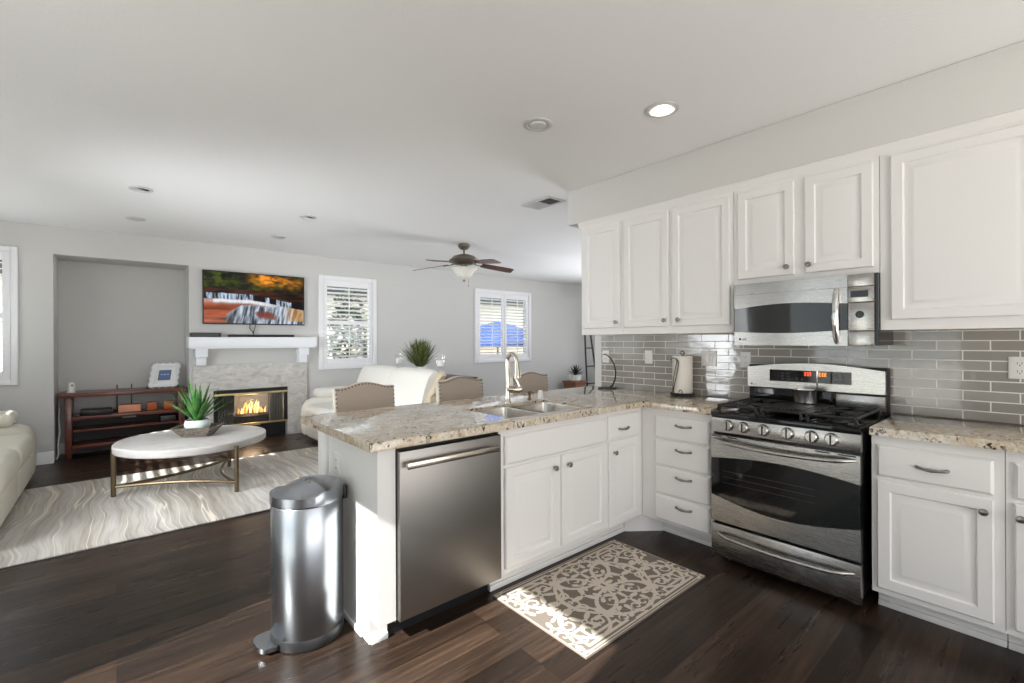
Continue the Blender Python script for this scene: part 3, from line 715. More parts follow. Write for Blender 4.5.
# backguard
XG = 3.335; FG = FX(XG)
mb = MB(); mb.box(XG, XW - .014, Y0 - .004, Y1 + .004, .90, 1.190, .01); mb.build('backguard_housing', M_black, t)
mb = MB(); fstrip(mb, FG, -Y1 + .002, -Y0 - .002, lambda q: 1.040, lambda q: 1.172 + .034 * s_(q), .035, 0, 20)
bgd = mb.build('backguard', M_steel, t, 30)
mb = MB().fbox(FG, -1.215, -.765, 1.085, 1.160, .0345, .037); dsp = mb.build('control_display', M_blackgloss, bgd)
mb = MB()
for i, u in enumerate((-1.012, -.998, -.984)): 
    for du, dv, wu, wv in ((0, 0, .008, .0022), (0, .010, .008, .0022), (0, .020, .008, .0022), (.007, .001, .0022, .02)): mb.fbox(FG, u + du, u + du + wu, 1.128 + dv, 1.128 + dv + wv, .0368, .0375)
mb.build('red_digits', M_red, dsp)
mb = MB()
for i, u in enumerate((-.930, -.914, -.900)):
    for du, dv, wu, wv in ((0, 0, .008, .0022), (0, .010, .008, .0022), (0, .020, .008, .0022), (-.001, .001, .0022, .02)): mb.fbox(FG, u + du, u + du + wu, 1.128 + dv, 1.128 + dv + wv, .0368, .0375)
mb.build('orange_digits', M_orange, dsp)
for u in (-1.145, -1.112, -.850, -.815):
    for z in (1.100, 1.117, 1.134): MB().fbox(FG, u, u + .018, z, z + .006, .0368, .0373).build('key', M_greydisp, dsp)
for u in (-1.06, -1.03, -.965, -.94, -.90): MB().fbox(FG, u, u + .012, 1.100, 1.108, .0368, .0373).build('key', M_greydisp, dsp)
mb = text_mb('LG', FG, -1.316, 1.052, .016, .0352); disc(mb, FG, -1.330, 1.058, .006, .035, .0357, 16); mb.build('maker_mark', M_darkgrey, bgd)
mb = MB().fbox(FG, -.845, -Y0 - .004, .940, 1.028, 0, .030, .005); mb.build('lower_back_panel', M_steel, t)
mb = MB().fbox(FG, -Y1 + .003, -.850, .932, 1.034, 0, .010, .003); mb.build('lower_back_vent', M_blackgloss, t)

# saucepan on the rear burner
t = thing('saucepan', 'small stainless saucepan on the rear of the range cooktop', 'saucepan', (3.19, .985, .970))
cx, cy, z0 = 3.19, .975, .9695
MB().lathe((cx, cy, z0), [(.055, 0), (.062, .006), (.063, .080), (.065, .083), (.062, .083), (.060, .078), (.058, .008), (.02, .006)], 28).build('pan_body', M_pan, t)
MB().tube([(cx - .02, cy - .055, z0 + .075), (cx - .026, cy - .072, z0 + .10), (cx - .028, cy - .075, z0 + .20)], [.006, .006, .0075], 10, flat=.6).build('handle', M_chrome, t)

# ------------------------------------------------------------------ counter items and wall plates
t = thing('paper_towel_holder', 'cream paper towel roll on a black scroll holder on the worktop', 'paper towel holder', (3.30, 1.845, .93))
cx, cy = 3.295, 1.835
roll = MB().lathe((cx, cy, .956), [(.018, 0), (.072, 0), (.073, .01), (.073, .27), (.072, .28), (.018, .28)], 32).build('paper_roll', M_paper, t)
mb = MB(); mb.lathe((cx, cy, .9302), [(.085, 0), (.085, .006), (.078, .012), (.075, .024), (.02, .0255)], 28)
for k in range(10):
    a = 2 * PI * k / 10; mb.tube([(cx + .083 * math.cos(a), cy + .083 * math.sin(a), .932), (cx + .089 * math.cos(a), cy + .089 * math.sin(a), .944), (cx + .082 * math.cos(a), cy + .082 * math.sin(a), .955)], .004, 6)
mb.build('base', M_blackiron, t)
mb = MB(); mb.tube([(cx, cy, .94), (cx, cy, 1.245)], .006, 8)
mb.tube([(cx + .001, cy + .016 * math.cos(a), 1.258 + .016 * math.sin(a)) for a in [2 * PI * k / 14 for k in range(14)]], .0035, 6, closed=True); mb.build('spindle', M_blackiron, t)
def scroll(dy):
    ax = cx - .082; pts = [(ax + .004, cy + .030, .945), (ax, cy + .034 + dy * .2, .975), (ax - .001, cy + .022 + dy, 1.07), (ax, cy + .002 + dy, 1.16), (ax, cy - .006 + dy * .6, 1.195), (ax, cy + .008, 1.218), (ax, cy + .034, 1.222), (ax, cy + .050, 1.208), (ax, cy + .047, 1.192), (ax, cy + .036, 1.192)]
    out = []
    for i in range(len(pts) - 1):
        for k in range(3):
            q = k / 3; out.append(tuple(pts[i][j] * (1 - q) + pts[i + 1][j] * q for j in range(3)))
    out.append(pts[-1]); return out
mb = MB(); mb.tube(scroll(.006), .0035, 6); mb.tube(scroll(-.014), .0035, 6)
mb.tube([(cx - .084, cy - .03 + .014 * math.cos(a), .965 + .018 * math.sin(a)) for a in [PI * 1.6 * k / 12 for k in range(13)]], .003, 6); mb.build('scroll_arm', M_blackiron, t)

t = thing('banana_hook', 'black wrought iron banana hook at the wall end of the worktop', 'banana hook', (3.33, 2.575, .93))
MB().lathe((3.33, 2.575, .9302), [(.085, 0), (.085, .006), (.07, .011), (.02, .012)], 28).build('base', M_blackiron, t)
hp = [(3.33, 2.545, .938), (3.33, 2.515, .965), (3.33, 2.49, 1.02), (3.33, 2.485, 1.09), (3.33, 2.505, 1.155), (3.33, 2.545, 1.205), (3.33, 2.595, 1.235), (3.33, 2.62, 1.228)]
MB().tube(hp, [.008, .0075, .007, .007, .0065, .006, .005, .004], 8).build('arm', M_blackiron, t)
def plate(y0, y1, z0, z1, label, cat, kind):
    t = thing('wall_plate', label, cat, (XW - .012, (y0 + y1) / 2, z0)); F = FX(XW - .0122); uc = -(y0 + y1) / 2; zc = (z0 + z1) / 2
    MB().fbox(F, -y1, -y0, z0, z1, 0, .006, .003).build('cover', M_white, t)
    if kind == 'outlet':
        for dz in (-.02, .02):
            so = disc(MB(), F, uc, zc + dz, .0155, .0055, .0072, 20, .0165).build('socket', M_white, t)
            for a_ in ((uc - .009, uc - .0065), (uc + .0065, uc + .009)): MB().fbox(F, a_[0], a_[1], zc + dz - .002, zc + dz + .008, .0070, .0078).build('slot', M_darkgrey, so)
            disc(MB(), F, uc, zc + dz - .008, .0028, .0070, .0078, 8).build('slot', M_darkgrey, so)
    else:
        us_ = (uc,) if kind == 'switch' else (uc - .023, uc + .023)
        for u in us_: MB().fbox(F, u - .0155, u + .0155, zc - .032, zc + .032, .006, .0095, .002).build('rocker', M_white, t)
    return t
plate(2.612, 2.685, 1.155, 1.265, 'outlet plate behind the black banana hook', 'outlet', 'outlet')
plate(2.163, 2.236, 1.160, 1.272, 'white switch plate between banana hook and paper towels', 'light switch', 'switch')
plate(1.620, 1.738, 1.160, 1.272, 'double switch plate right of the paper towel roll', 'light switch', 'double')
plate(1.376, 1.449, 1.158, 1.270, 'outlet plate just left of the range backguard', 'outlet', 'outlet')
plate(.060, .137, 1.156, 1.266, 'outlet plate at the right edge of the backsplash', 'outlet', 'outlet')
t = thing('wall_plate', 'outlet plate on the peninsula end panel above the trash can', 'outlet', (.856, 2.36, .66)); F = lambda u, v, n: Vector((.8555 - n, u, v))
MB().fbox(F, 2.335, 2.405, .675, .790, 0, .006, .003).build('cover', M_white, t)
for dz in (-.02, .02):
    so = disc(MB(), F, 2.370, .7325 + dz, .0155, .0055, .0072, 20, .0165).build('socket', M_white, t)
    for a_ in ((2.362, 2.3645), (2.3755, 2.378)): MB().fbox(F, a_[0], a_[1], .73 + dz, .74 + dz, .0070, .0078).build('slot', M_darkgrey, so)

# ------------------------------------------------------------------ trash can and mat
t = thing('trash_can', 'round brushed steel pedal trash can beside the peninsula', 'trash can', (.678, 2.255, 0))
cx, cy, R = .678, 2.262, .156
MB().lathe((cx, cy, .002), [(R - .004, 0), (R + .001, .004), (R + .001, .045), (R - .002, .05)], 48).build('base_ring', M_black, t)
MB().lathe((cx, cy, 0), [(R - .003, .048), (R - .001, .052), (R - .001, .622), (R - .004, .626)], 64).build('body', M_steel_can, t)
mb = MB(); N = 48; rings = []
for r, z in ((R + .0005, .628), (R + .003, .632), (R + .003, .672), (R - .002, .681), (R - .02, .690), (R * .55, .702), (R * .2, .706)):
    pts = []
    for i in range(N):
        a = 2 * PI * i / N; x, y = r * math.cos(a), r * math.sin(a)
        dz = 0
        if z > .68: dz = -.028 * max(0, (-x / R)) ** 1.0 * (1 if z > .685 else .5) + .006 * (x > 0)
        pts.append((cx + x, cy + y, z + dz))
    rings.append(mb.ring(pts))
for p, q in zip(rings, rings[1:]): mb.bridge(p, q)
mb.cap(rings[0], 0, True); mb.cap(rings[-1]); mb.build('lid', M_steel_can, t, 30)
MB().box(cx + R - .004, cx + R + .014, cy - .05, cy + .03, .60, .665, .005).build('hinge', M_black, t)
mb = MB(); poly = [(-.02, -.062), (.0, -.075), (.045, -.068), (.066, -.035), (.072, 0), (.066, .035), (.045, .068), (0, .075), (-.02, .062)]
mb.prism([(cx - R - p, cy + q) for p, q in poly], FZ, .018, .034)
for v in mb.bm.verts:
    if v.co.z > .03: v.co.z += .014 * max(0, 1 - abs(v.co.y - cy) / .08)
mb.build('pedal', M_steel_can, t, 60)

def mat_pattern(u, v):
    """u,v in -1..1 ; True = cream scroll"""
    x, y = abs(u) * .515, abs(v) * .315
    r = math.hypot(x, y); th = math.atan2(y, x)
    line = lambda d, w_: abs(d) < w_
    if x > .511 or y > .311 or line(y - .298, .0045): return True
    def leaf(cx_, cy_, ang, L, k, fat=.8):
        dx, dy = x - cx_, y - cy_; rr = math.hypot(dx, dy)
        if rr > L: return False
        a = math.atan2(dy, dx) - ang
        return L * .10 < rr < L * (.22 + .78 * max(0, math.cos(k * a)) ** fat)
    def curl(cx_, cy_, s0, R0=.042):
        dx, dy = x - cx_, y - cy_; rr = math.hypot(dx, dy)
        if rr > R0: return False
        a = (math.atan2(dy, dx) * s0) % (2 * PI)
        return line(rr - R0 * .15 * a - .004, .0062)
    # central rosette with eight petals
    if .016 < r < .036 + .046 * abs(math.cos(4 * th)) ** 1.3: return True
    # interlaced quatrefoil bands
    for (cx_, cy_, rx, ry) in ((.150, .0, .135, .175), (0, .150, .190, .120)):
        d = math.hypot((x - cx_) / rx, (y - cy_) / ry) - 1
        if line(d * min(rx, ry), .0085): return True
    if line(math.hypot(x - .330, y - .150) - .120, .0085) and x < .455: return True
    if line(math.hypot(x - .515, y) - .130, .0085): return True
    # stepped key bands
    for (a0, a1, b0, b1) in ((.16, .455, .268, .284), (.438, .455, .175, .284), (.40, .455, .165, .181), (.20, .40, .232, .247), (.385, .401, .165, .247), (.20, .216, .232, .284), (.02, .12, .286, .300)):
        if a0 < x < a1 and b0 < y < b1: return True
    # leaf sprigs and tendrils
    for q in ((.160, .0, 0, .075, 3), (.095, .070, .8, .055, 3), (.0, .165, PI / 2, .075, 4), (.330, .150, .5, .080, 4), (.300, .045, .2, .065, 3), (.225, .165, 2.2, .060, 3), (.400, .03, .4, .060, 4), (.075, .245, .4, .060, 3), (.485, .225, 1.2, .055, 4), (.485, .09, .3, .055, 3), (.345, .205, 1.0, .045, 3), (.14, .20, 1.4, .05, 3), (.05, .10, 1.2, .04, 3), (.49, .29, .4, .045, 3)):
        if leaf(*q): return True
    for q in ((.245, .075, 1), (.255, .015, -1), (.09, .125, -1), (.275, .195, 1), (.41, .115, -1), (.16, .255, 1, .03), (.485, .16, 1, .036), (.435, .225, -1, .03), (.03, .235, 1, .03)):
        if curl(*q): return True
    return False
mb = MB(); NX, NY = 258, 158; x0, x1, y0, y1 = 1.515, 2.552, 1.290, 1.928; zt = .009
g = [[mb.bm.verts.new((x0 + (x1 - x0) * i / NX, y0 + (y1 - y0) * j / NY, zt)) for j in range(NY + 1)] for i in range(NX + 1)]
for i in range(NX):
    for j in range(NY):
        f = mb.bm.faces.new((g[i][j], g[i + 1][j], g[i + 1][j + 1], g[i][j + 1]))
        f.material_index = 1 if mat_pattern(2 * (i + .5) / NX - 1, 2 * (j + .5) / NY - 1) else 0
border = [g[i][0] for i in range(NX)] + [g[NX][j] for j in range(NY)] + [g[i][NY] for i in range(NX, 0, -1)] + [g[0][j] for j in range(NY, 0, -1)]
low = mb.ring([(v.co.x + .003 * (1 if v.co.x > 2 else -1), v.co.y + .003 * (1 if v.co.y > 1.6 else -1), .0012) for v in border]); mb.bridge(border, low, 0); mb.cap(low, 0, True)
tag(mb.build('kitchen_mat', [M_mat_a, M_mat_b]), 'taupe kitchen mat with cream scrollwork in front of the sink cabinet', 'mat')

# ------------------------------------------------------------------ counter stools
def make_stool(x0, x1, label):
    xc = (x0 + x1) / 2; hw = (x1 - x0) / 2
    t = thing('counter_stool', label, 'stool', (xc, 2.98, 0), 'linen stools along the peninsula')
    MB().box(xc - hw + .005, xc + hw - .005, 2.73, 3.17, .585, .665, .03, 3).build('seat', M_linen, t)
    top = lambda q: 1.028 + .034 * max(0, math.sin(PI * (q - .12) / .76)) ** 1.3 if .12 < q < .88 else 1.028
    N = 20; mb = MB(); fr = []; bk = []
    lean = lambda z: .10 * max(0, (z - .60)) 
    A = []; B = []
    for i in range(N + 1):
        q = i / N; A.append((xc - hw + 2 * hw * q, top(q)))
    outline = [(xc + hw, .60), (xc - hw, .60)]
    poly = [(xc - hw, .60)] + A + [(xc + hw, .60)]
    rings = []
    for dn, ins in ((0.055, .0), (.010, 0), (0, .010)):
        rings.append(mb.ring([(xc + (x - xc) * (1 - ins / hw), 3.175 + dn + lean(z), z - (ins if z > .65 else -ins)) for x, z in poly]))
    mb.cap(rings[0], 1, True); mb.bridge(rings[0], rings[1], 1); mb.bridge(rings[1], rings[2], 0); mb.cap(rings[2], 0)
    bk = mb.build('backrest', [M_linen, M_linen_l], t, 30)
    mb = MB(); pts = []
    sideN = 13
    for k in range(sideN): pts.append((xc - hw + .007, .66 + (1.020 - .66) * k / (sideN - 1)))
    for k in range(1, 18): q = k / 18; pts.append((xc - hw + 2 * hw * q, top(q) - .010))
    for k in range(sideN): pts.append((xc + hw - .007, 1.020 - (1.020 - .66) * k / (sideN - 1)))
    for x, z in pts:
        c = Vector((x, 3.1755 + .002 + lean(z), z)); r = mb.ring([c + Vector((.007 * math.cos(a), .001, .007 * math.sin(a))) for a in [PI / 3 * j for j in range(6)]]); tip = mb.ring([c + Vector((.004 * math.cos(a), -.008, .004 * math.sin(a))) for a in [PI / 3 * j for j in range(6)]])
        mb.bridge(r, tip); mb.cap(tip); mb.cap(r, 0, True)
    o = mb.build('nailhead_trim', M_bronze, bk)
    for sx in (-1, 1):
        for yy, z1 in ((2.755, .59), (3.19, .605)):
            xx = xc + sx * (hw - .035); mb = MB(); a = mb.ring([(xx - .014, yy - .014, 0), (xx + .014, yy - .014, 0), (xx + .014, yy + .014, 0), (xx - .014, yy + .014, 0)]); b_ = mb.ring([(xx - .02, yy - .02, z1), (xx + .02, yy - .02, z1), (xx + .02, yy + .02, z1), (xx - .02, yy + .02, z1)])
            mb.bridge(a, b_); mb.cap(a, 0, True); mb.cap(b_); mb.build('leg', M_dkleg, t)
    mb = MB(); mb.box(xc - hw + .05, xc + hw - .05, 2.745, 2.765, .17, .20); mb.box(xc - hw + .05, xc + hw - .05, 3.18, 3.20, .17, .20)
    for sx in (-1, 1): mb.box(xc + sx * (hw - .035) - .009, xc + sx * (hw - .035) + .009, 2.77, 3.175, .22, .25)
    mb.build('stretcher', M_dkleg, t)
    return t
s1 = make_stool(1.148, 1.590, 'taupe linen stool nearest the trash can, in front of the white sofa')
def shift(root, x, label): return dup(root, (x, root.location.y, 0), label)
shift(s1, 2.200, 'taupe linen stool with nailhead trim just left of the faucet')
shift(s1, 2.995, 'taupe linen stool seen just right of the faucet')

# ------------------------------------------------------------------ living room
tag(MB().box(-.75, 2.60, 4.108, 6.14, .001, .012, .004).build('area_rug', M_rug), 'large grey and cream rug with wavy veins under the coffee table', 'rug')

def soft(mb, x0, x1, y0, y1, z0, z1, bev, seg=4, puff=0.0):
    n0 = len(mb.bm.verts); mb.box(x0, x1, y0, y1, z0, z1, bev, seg)
def make_sofa(name, label, M, LM, kn, far, aw=.27):
    """local axes: front faces +x, x=0 at the back, length along y from -L/2 to L/2"""
    t = tag(bpy.data.objects.new(name, None), label, 'sofa'); C.objects.link(t)
    L = 2.48; h = L / 2
    def part(nm, mb, m, ang=60):
        return mb.build(nm, m, None, ang, xf=M)
    P = []
    mb = MB(); mb.box(.12, .88, -h + aw - .03, h - aw + .03, .05, .40, .05, 3); P.append(part('base', mb, LM))
    for k in (-1, 1):
        y0, y1 = (-h + aw - .02, -.002) if k < 0 else (.002, h - aw + .02)
        mb = MB(); mb.box(.28, 1.02, y0, y1, .27, .50, .085, 5); mb.box(.86, 1.00, y0 + .01, y1 - .01, .04, .30, .05, 4); P.append(part('seat_cushion', mb, LM))
        # backrest: lofted section leaning back, softly domed top
        mb = MB(); sec = [(.36, .42), (.33, .60), (.27, .80), (.20, .95), (.13, 1.015), (.06, 1.02), (.015, .985), (.00, .90), (.02, .42)]
        NY_ = 10; rows = []
        for j in range(NY_ + 1):
            q = j / NY_; y = y0 + (y1 - y0) * q; e = 1 - abs(2 * q - 1) ** 6
            rows.append(mb.ring([M_ for M_ in [Vector((.19 + (x - .19) * (.82 + .18 * e), y, .42 + (z - .42) * (.955 + .045 * e))) for x, z in sec]]))
        for a, b_ in zip(rows, rows[1:]): mb.bridge(a, b_)
        mb.cap(rows[0], 0, True); mb.cap(rows[-1]); P.append(part('backrest', mb, LM))
        # quilted side of the back
        ys = -h + aw - .045 if k < 0 else h - aw + .045
        mb = MB(); N_ = 12; rows = []
        for j in range(N_ + 1):
            z = .42 + .575 * j / N_; f = 1 + .05 * math.sin(j * PI)
            bulge = .020 * (1 + (1 if j % 2 else -1)) + .03
            xf_ = .35 - .27 * max(0, (z - .5) / .5) ** 1.2
            rows.append(mb.ring([(.02, ys - k * .03, z), (.02, ys + k * (.012 + bulge), z), (xf_ - .04, ys + k * (.012 + bulge), z), (xf_ - .04, ys - k * .03, z)]))
        for a, b_ in zip(rows, rows[1:]): mb.bridge(a, b_)
        mb.cap(rows[0], 0, True); mb.cap(rows[-1]); P.append(part('back_side', mb, M_leather_b, 60))
        # arm: fat rounded arm, bulging front
        ya, yb = (-h, -h + aw) if k < 0 else (h - aw, h)
        mb = MB(); rows = []
        for (x, zt_, sh, lo) in ((.05, .60, .0, .06), (.55, .62, 0, .06), (.78, .615, 0, .05), (.90, .585, .01, .05), (.975, .52, .03, .05), (1.0, .40, .045, .06), (.985, .24, .05, .10)):
            pass
        sec = []
        xs_ = [.03, .25, .55, .75, .86, .94, .985, 1.0]
        zt_ = [.56, .57, .575, .57, .555, .52, .45, .34]
        for x, z1 in zip(xs_, zt_):
            ring = []
            for i in range(20):
                a = 2 * PI * i / 20; ca, sa = math.cos(a), math.sin(a)
                sgn = lambda v, p: math.copysign(abs(v) ** p, v)
                yy = (ya + yb) / 2 + aw / 2 * sgn(ca, .45) * (1.0 if x < .9 else (1 - 1.2 * (x - .9)))
                zz = (z1 + .05) / 2 + (z1 - .05) / 2 * sgn(sa, .55)
                ring.append((x - (.06 * max(0, .35 - zz) if x > .8 else 0), yy, zz))
            rows.append(mb.ring(ring))
        for a, b_ in zip(rows, rows[1:]): mb.bridge(a, b_)
        mb.cap(rows[0], 0, True); mb.cap(rows[-1]); P.append(part('arm', mb, LM, 70))
        # pillow top on the arm
        if k == far:
            mb = MB(); mb.box(.22, .84, (ya + yb) / 2 - aw * .43, (ya + yb) / 2 + aw * .43, .555, .690, .06, 5); P.append(part('arm_pad', mb, LM))
        if kn and k == far:
            mb = MB(); mb.lathe((.82, (ya + yb) / 2, .565), [(.004, 0), (.006, .03), (.02, .034), (.022, .05), (.008, .056)], 12); P.append(part('lever', mb, M_black))
    for o in P:
        o.parent = t
    return t
MR = Matrix.Translation((3.00, 5.77, 0)) @ Matrix.Rotation(PI, 4, 'Z')
make_sofa('sofa', 'ivory leather sofa between the coffee table and the stools', MR, M_leather, True, -1)
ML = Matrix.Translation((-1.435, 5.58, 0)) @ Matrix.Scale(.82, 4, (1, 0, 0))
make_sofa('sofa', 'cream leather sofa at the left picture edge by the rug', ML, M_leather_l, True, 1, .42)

# coffee table
t = thing('coffee_table', 'round pale coffee table on bronze legs on the rug', 'coffee table', (.57, 5.37, .012))
MB().lathe((.575, 5.385, .397), [(.585, -.018), (.602, -.012), (.608, -.004), (.608, .046), (.602, .053), (.585, .055)], 72).build('table_top', M_ttop, t)
LEG = [(-.02, 5.33), (.822, 4.77), (.93, 5.80)]
cx, cy = .575, 5.30
for (x, y) in LEG: MB().tube([(x, y, .0125), (x, y, .425)], .019, 12).build('leg', M_bronze, t)
mb = MB()
for i in range(3):
    a, b_ = Vector((*LEG[i], .095)), Vector((*LEG[(i + 1) % 3], .095)); c = Vector((cx, cy, .095)); m_ = (a + b_) / 2 + (c - (a + b_) / 2) * .62
    pts = [(a * (1 - q) ** 2 + m_ * 2 * q * (1 - q) + b_ * q * q) for q in [k / 14 for k in range(15)]]
    mb.tube([Vector((p.x, p.y, .095 + .0)) for p in pts], .014, 8)
mb.build('stretcher', M_bronze, t)
# dough bowl with potted agave
t = thing('dough_bowl', 'weathered grey wooden bowl on the coffee table', 'bowl', (.60, 5.42, .452))
mb = MB(); rings = []
ang_ = math.radians(-28)
def oct_(l, w_, z, cut=.35):
    P = [(l, w_ * (1 - cut)), (l * (1 - cut * .5), w_), (-l * (1 - cut * .5), w_), (-l, w_ * (1 - cut)), (-l, -w_ * (1 - cut)), (-l * (1 - cut * .5), -w_), (l * (1 - cut * .5), -w_), (l, -w_ * (1 - cut))]
    return [(.60 + x * math.cos(ang_) - y * math.sin(ang_), 5.40 + x * math.sin(ang_) + y * math.cos(ang_), z) for x, y in P]
for l, w_, z in ((.120, .085, .4525), (.155, .11, .49), (.195, .145, .545), (.176, .128, .545), (.14, .095, .49), (.11, .075, .472)): rings.append(mb.ring(oct_(l, w_, z)))
for p, q in zip(rings, rings[1:]): mb.bridge(p, q)
mb.cap(rings[0], 0, True); mb.cap(rings[-1]); mb.build('bowl', M_bowl, t, 20)
t = thing('potted_agave', 'green spiky agave in a pale mint pot in the wooden bowl', 'plant', (.60, 5.40, .473))
MB().lathe((.60, 5.40, .4735), [(.06, 0), (.085, .03), (.108, .075), (.110, .10), (.100, .135), (.092, .135), (.095, .10), (.02, .095)], 28).build('pot', M_pot, t)
MB().lathe((.60, 5.40, .585), [(.092, 0), (.06, .006), (.01, .008)], 20).build('soil', M_darkwood, t)
mb = MB()
for k in range(26):
    a = k * 2.39996; lev = k / 25; tilt = .10 + .85 * (1 - lev) ** 1.2
    d = (math.cos(a) * math.sin(tilt), math.sin(a) * math.sin(tilt), math.cos(tilt))
    mb.blade((.60 + .02 * math.cos(a), 5.40 + .02 * math.sin(a), .588), d, random.uniform(.36, .45) - .04 * (1 - lev), .042, -.05 + .18 * (1 - lev), 7, 0, .5)
mb.build('leaves', M_leaf, t, 60, recalc=False)

# media console in the niche
t = thing('media_console', 'red-brown open shelf media console in the niche', 'media console', (.10, 7.65, 0))
cx0, cx1 = -.455, .685; y0, y1 = 7.47, 7.84
MB().box(-.510, .715, 7.44, 7.86, .715, .765, .006).build('console_top', M_redwood, t)
for x in (cx0, cx1 - .060):
    for y in (y0, y1 - .06): MB().box(x, x + .060, y, y + .06, 0, .714, .004).build('leg', M_redwood, t)
for z, th_ in ((.483, .042), (.325, .022), (.145, .042)): MB().box(cx0 + .061, cx1 - .061, y0 + .012, y1 - .02, z - th_, z, .003).build('shelf', M_redwood, t)
MB().box(cx0 + .061, cx1 - .061, y1 - .018, y1 - .008, .147, .44).build('back_panel', M_darkwood, t)
MB().box(cx0 + .061, cx1 - .061, y0 + .02, y1 - .01, .052, .10).build('bottom_rail', M_darkwood, t)
mb = MB(); mb.box(cx0 + .020, cx0 + .055, y0 + .065, y1 - .065, .10, .70); mb.box(cx1 - .055, cx1 - .020, y0 + .065, y1 - .065, .10, .70); mb.build('side_panel', M_redwood, t)
mb = MB(); mb.prism([(.07 * math.cos(PI * k / 10), .05 * math.sin(PI * k / 10)) for k in range(11)], lambda u, v, n: Vector((.13 + u, 7.815 - n, .385 + v)), 0, .004); mb.build('cable_port', M_wall, t)
# what stands on and in it
tag(MB().box(-.330, -.040, 7.56, 7.76, .4835, .545, .006).build('set_top_box', M_black), 'flat black set-top box on the upper left of the console shelf', 'electronics')
def amber(x0, x1, z1, m, label): return tag(MB().box(x0, x1, 7.55, 7.66, .4835, z1, .008).build('decor_box', m), label, 'box', 'boxes on the console shelf')
amber(.020, .240, .578, M_amber, 'long salmon orange box in the middle of the console shelf')
amber(.300, .400, .590, M_amber2, 'glossy copper box second from the right on the console shelf')
amber(.470, .580, .585, M_amber2, 'copper box by the right leg of the console shelf')
tag(MB().box(.440, .600, 7.56, 7.70, .3255, .40, .004).build('radio', M_darkgrey), 'dark box with a pale front on the middle right shelf of the console', 'electronics')
t = thing('network_router', 'black router with two upright antennas behind the console box', 'router', (.06, 7.78, .4835))
MB().box(-.03, .19, 7.72, 7.80, .4835, .51, .004).build('router_body', M_black, t)
for x in (.01, .155): MB().box(x - .006, x + .006, 7.868, 7.876, .50, .815, .002).build('antenna', M_black, t)
t = thing('smart_speaker', 'small white speaker on the left end of the console', 'speaker', (-.405, 7.56, .766))
MB().lathe((-.405, 7.56, .7655), [(.040, 0), (.046, .004), (.046, .010), (.034, .014), (.036, .02), (.036, .115), (.031, .122), (.01, .124)], 24).build('body', M_white, t)
mb = MB(); disc(mb, FY(7.526), -.395, .855, .014, 0, .003, 12, .009); mb.build('lens', M_black, t)
# photo frame on an easel
t = thing('photo_frame', 'ornate white photo frame with a blue picture on the console', 'picture frame', (.46, 7.56, .766))
def FPH(u, v, n): return Vector((.463 + u + .05 * (v / .31), 7.545 + .10 * (v / .31) - n, .785 + v))
mb = MB(); W_, H_ = .136, .285
for (a0, a1, b0, b1) in ((-W_, -W_ + .035, 0, H_), (W_ - .035, W_, 0, H_), (-W_ + .035, W_ - .035, 0, .035), (-W_ + .035, W_ - .035, H_ - .035, H_)): mb.fbox(FPH, a0, a1, b0, b1, 0, .022, .006)
for k in range(9):
    for (u, v) in ((-W_ + 2 * W_ * k / 8, 0), (-W_ + 2 * W_ * k / 8, H_), (-W_, H_ * k / 8), (W_, H_ * k / 8)):
        disc(mb, FPH, u, v, .012 + .009 * (k % 2), .002, .020, 10)
    for (u, v) in ((-W_ + 2 * W_ * k / 8, .018), (-W_ + 2 * W_ * k / 8, H_ - .018), (-W_ + .018, H_ * k / 8), (W_ - .018, H_ * k / 8)):
        disc(mb, FPH, u, v, .010, .020, .032, 8)
mb.build('frame', M_trim, t)
MB().fbox(FPH, -W_ + .034, W_ - .034, .034, H_ - .034, .004, .010).build('mount', M_white, t)
ph = MB().fbox(FPH, -.066, .066, .078, .210, .0098, .0112).build('picture', M_photo, t)
mb = MB()
for u in (-.042, -.026, -.010, .004, .020, .034): mb.fbox(FPH, u, u + .010, .146, .158, .0110, .0114)
mb.build('print_line', M_paletext, ph)
mb = MB()
for sx in (-1, 1):
    mb.tube([(.463 + sx * .13, 7.52, .775), (.463 + sx * .16, 7.49, .773), (.463 + sx * .175, 7.49, .785), (.463 + sx * .155, 7.49, .795)], .005, 6); mb.tube([(.463 + sx * .13, 7.52, .775), (.463 + sx * .10, 7.64, .773)], .005, 6)
mb.tube([(.333, 7.52, .775), (.593, 7.52, .775)], .005, 6); mb.tube([(.463, 7.54, .775), (.463, 7.70, .773)], .005, 6); mb.build('easel', M_blackiron, t)
tag(MB().tube([(-.505, 7.56, .60), (-.512, 7.55, .45), (-.498, 7.54, .32), (-.515, 7.52, .18), (-.508, 7.50, .06), (-.525, 7.47, .012)], .006, 6).build('power_cord', M_white), 'white cord hanging in the left corner of the niche', 'cord')

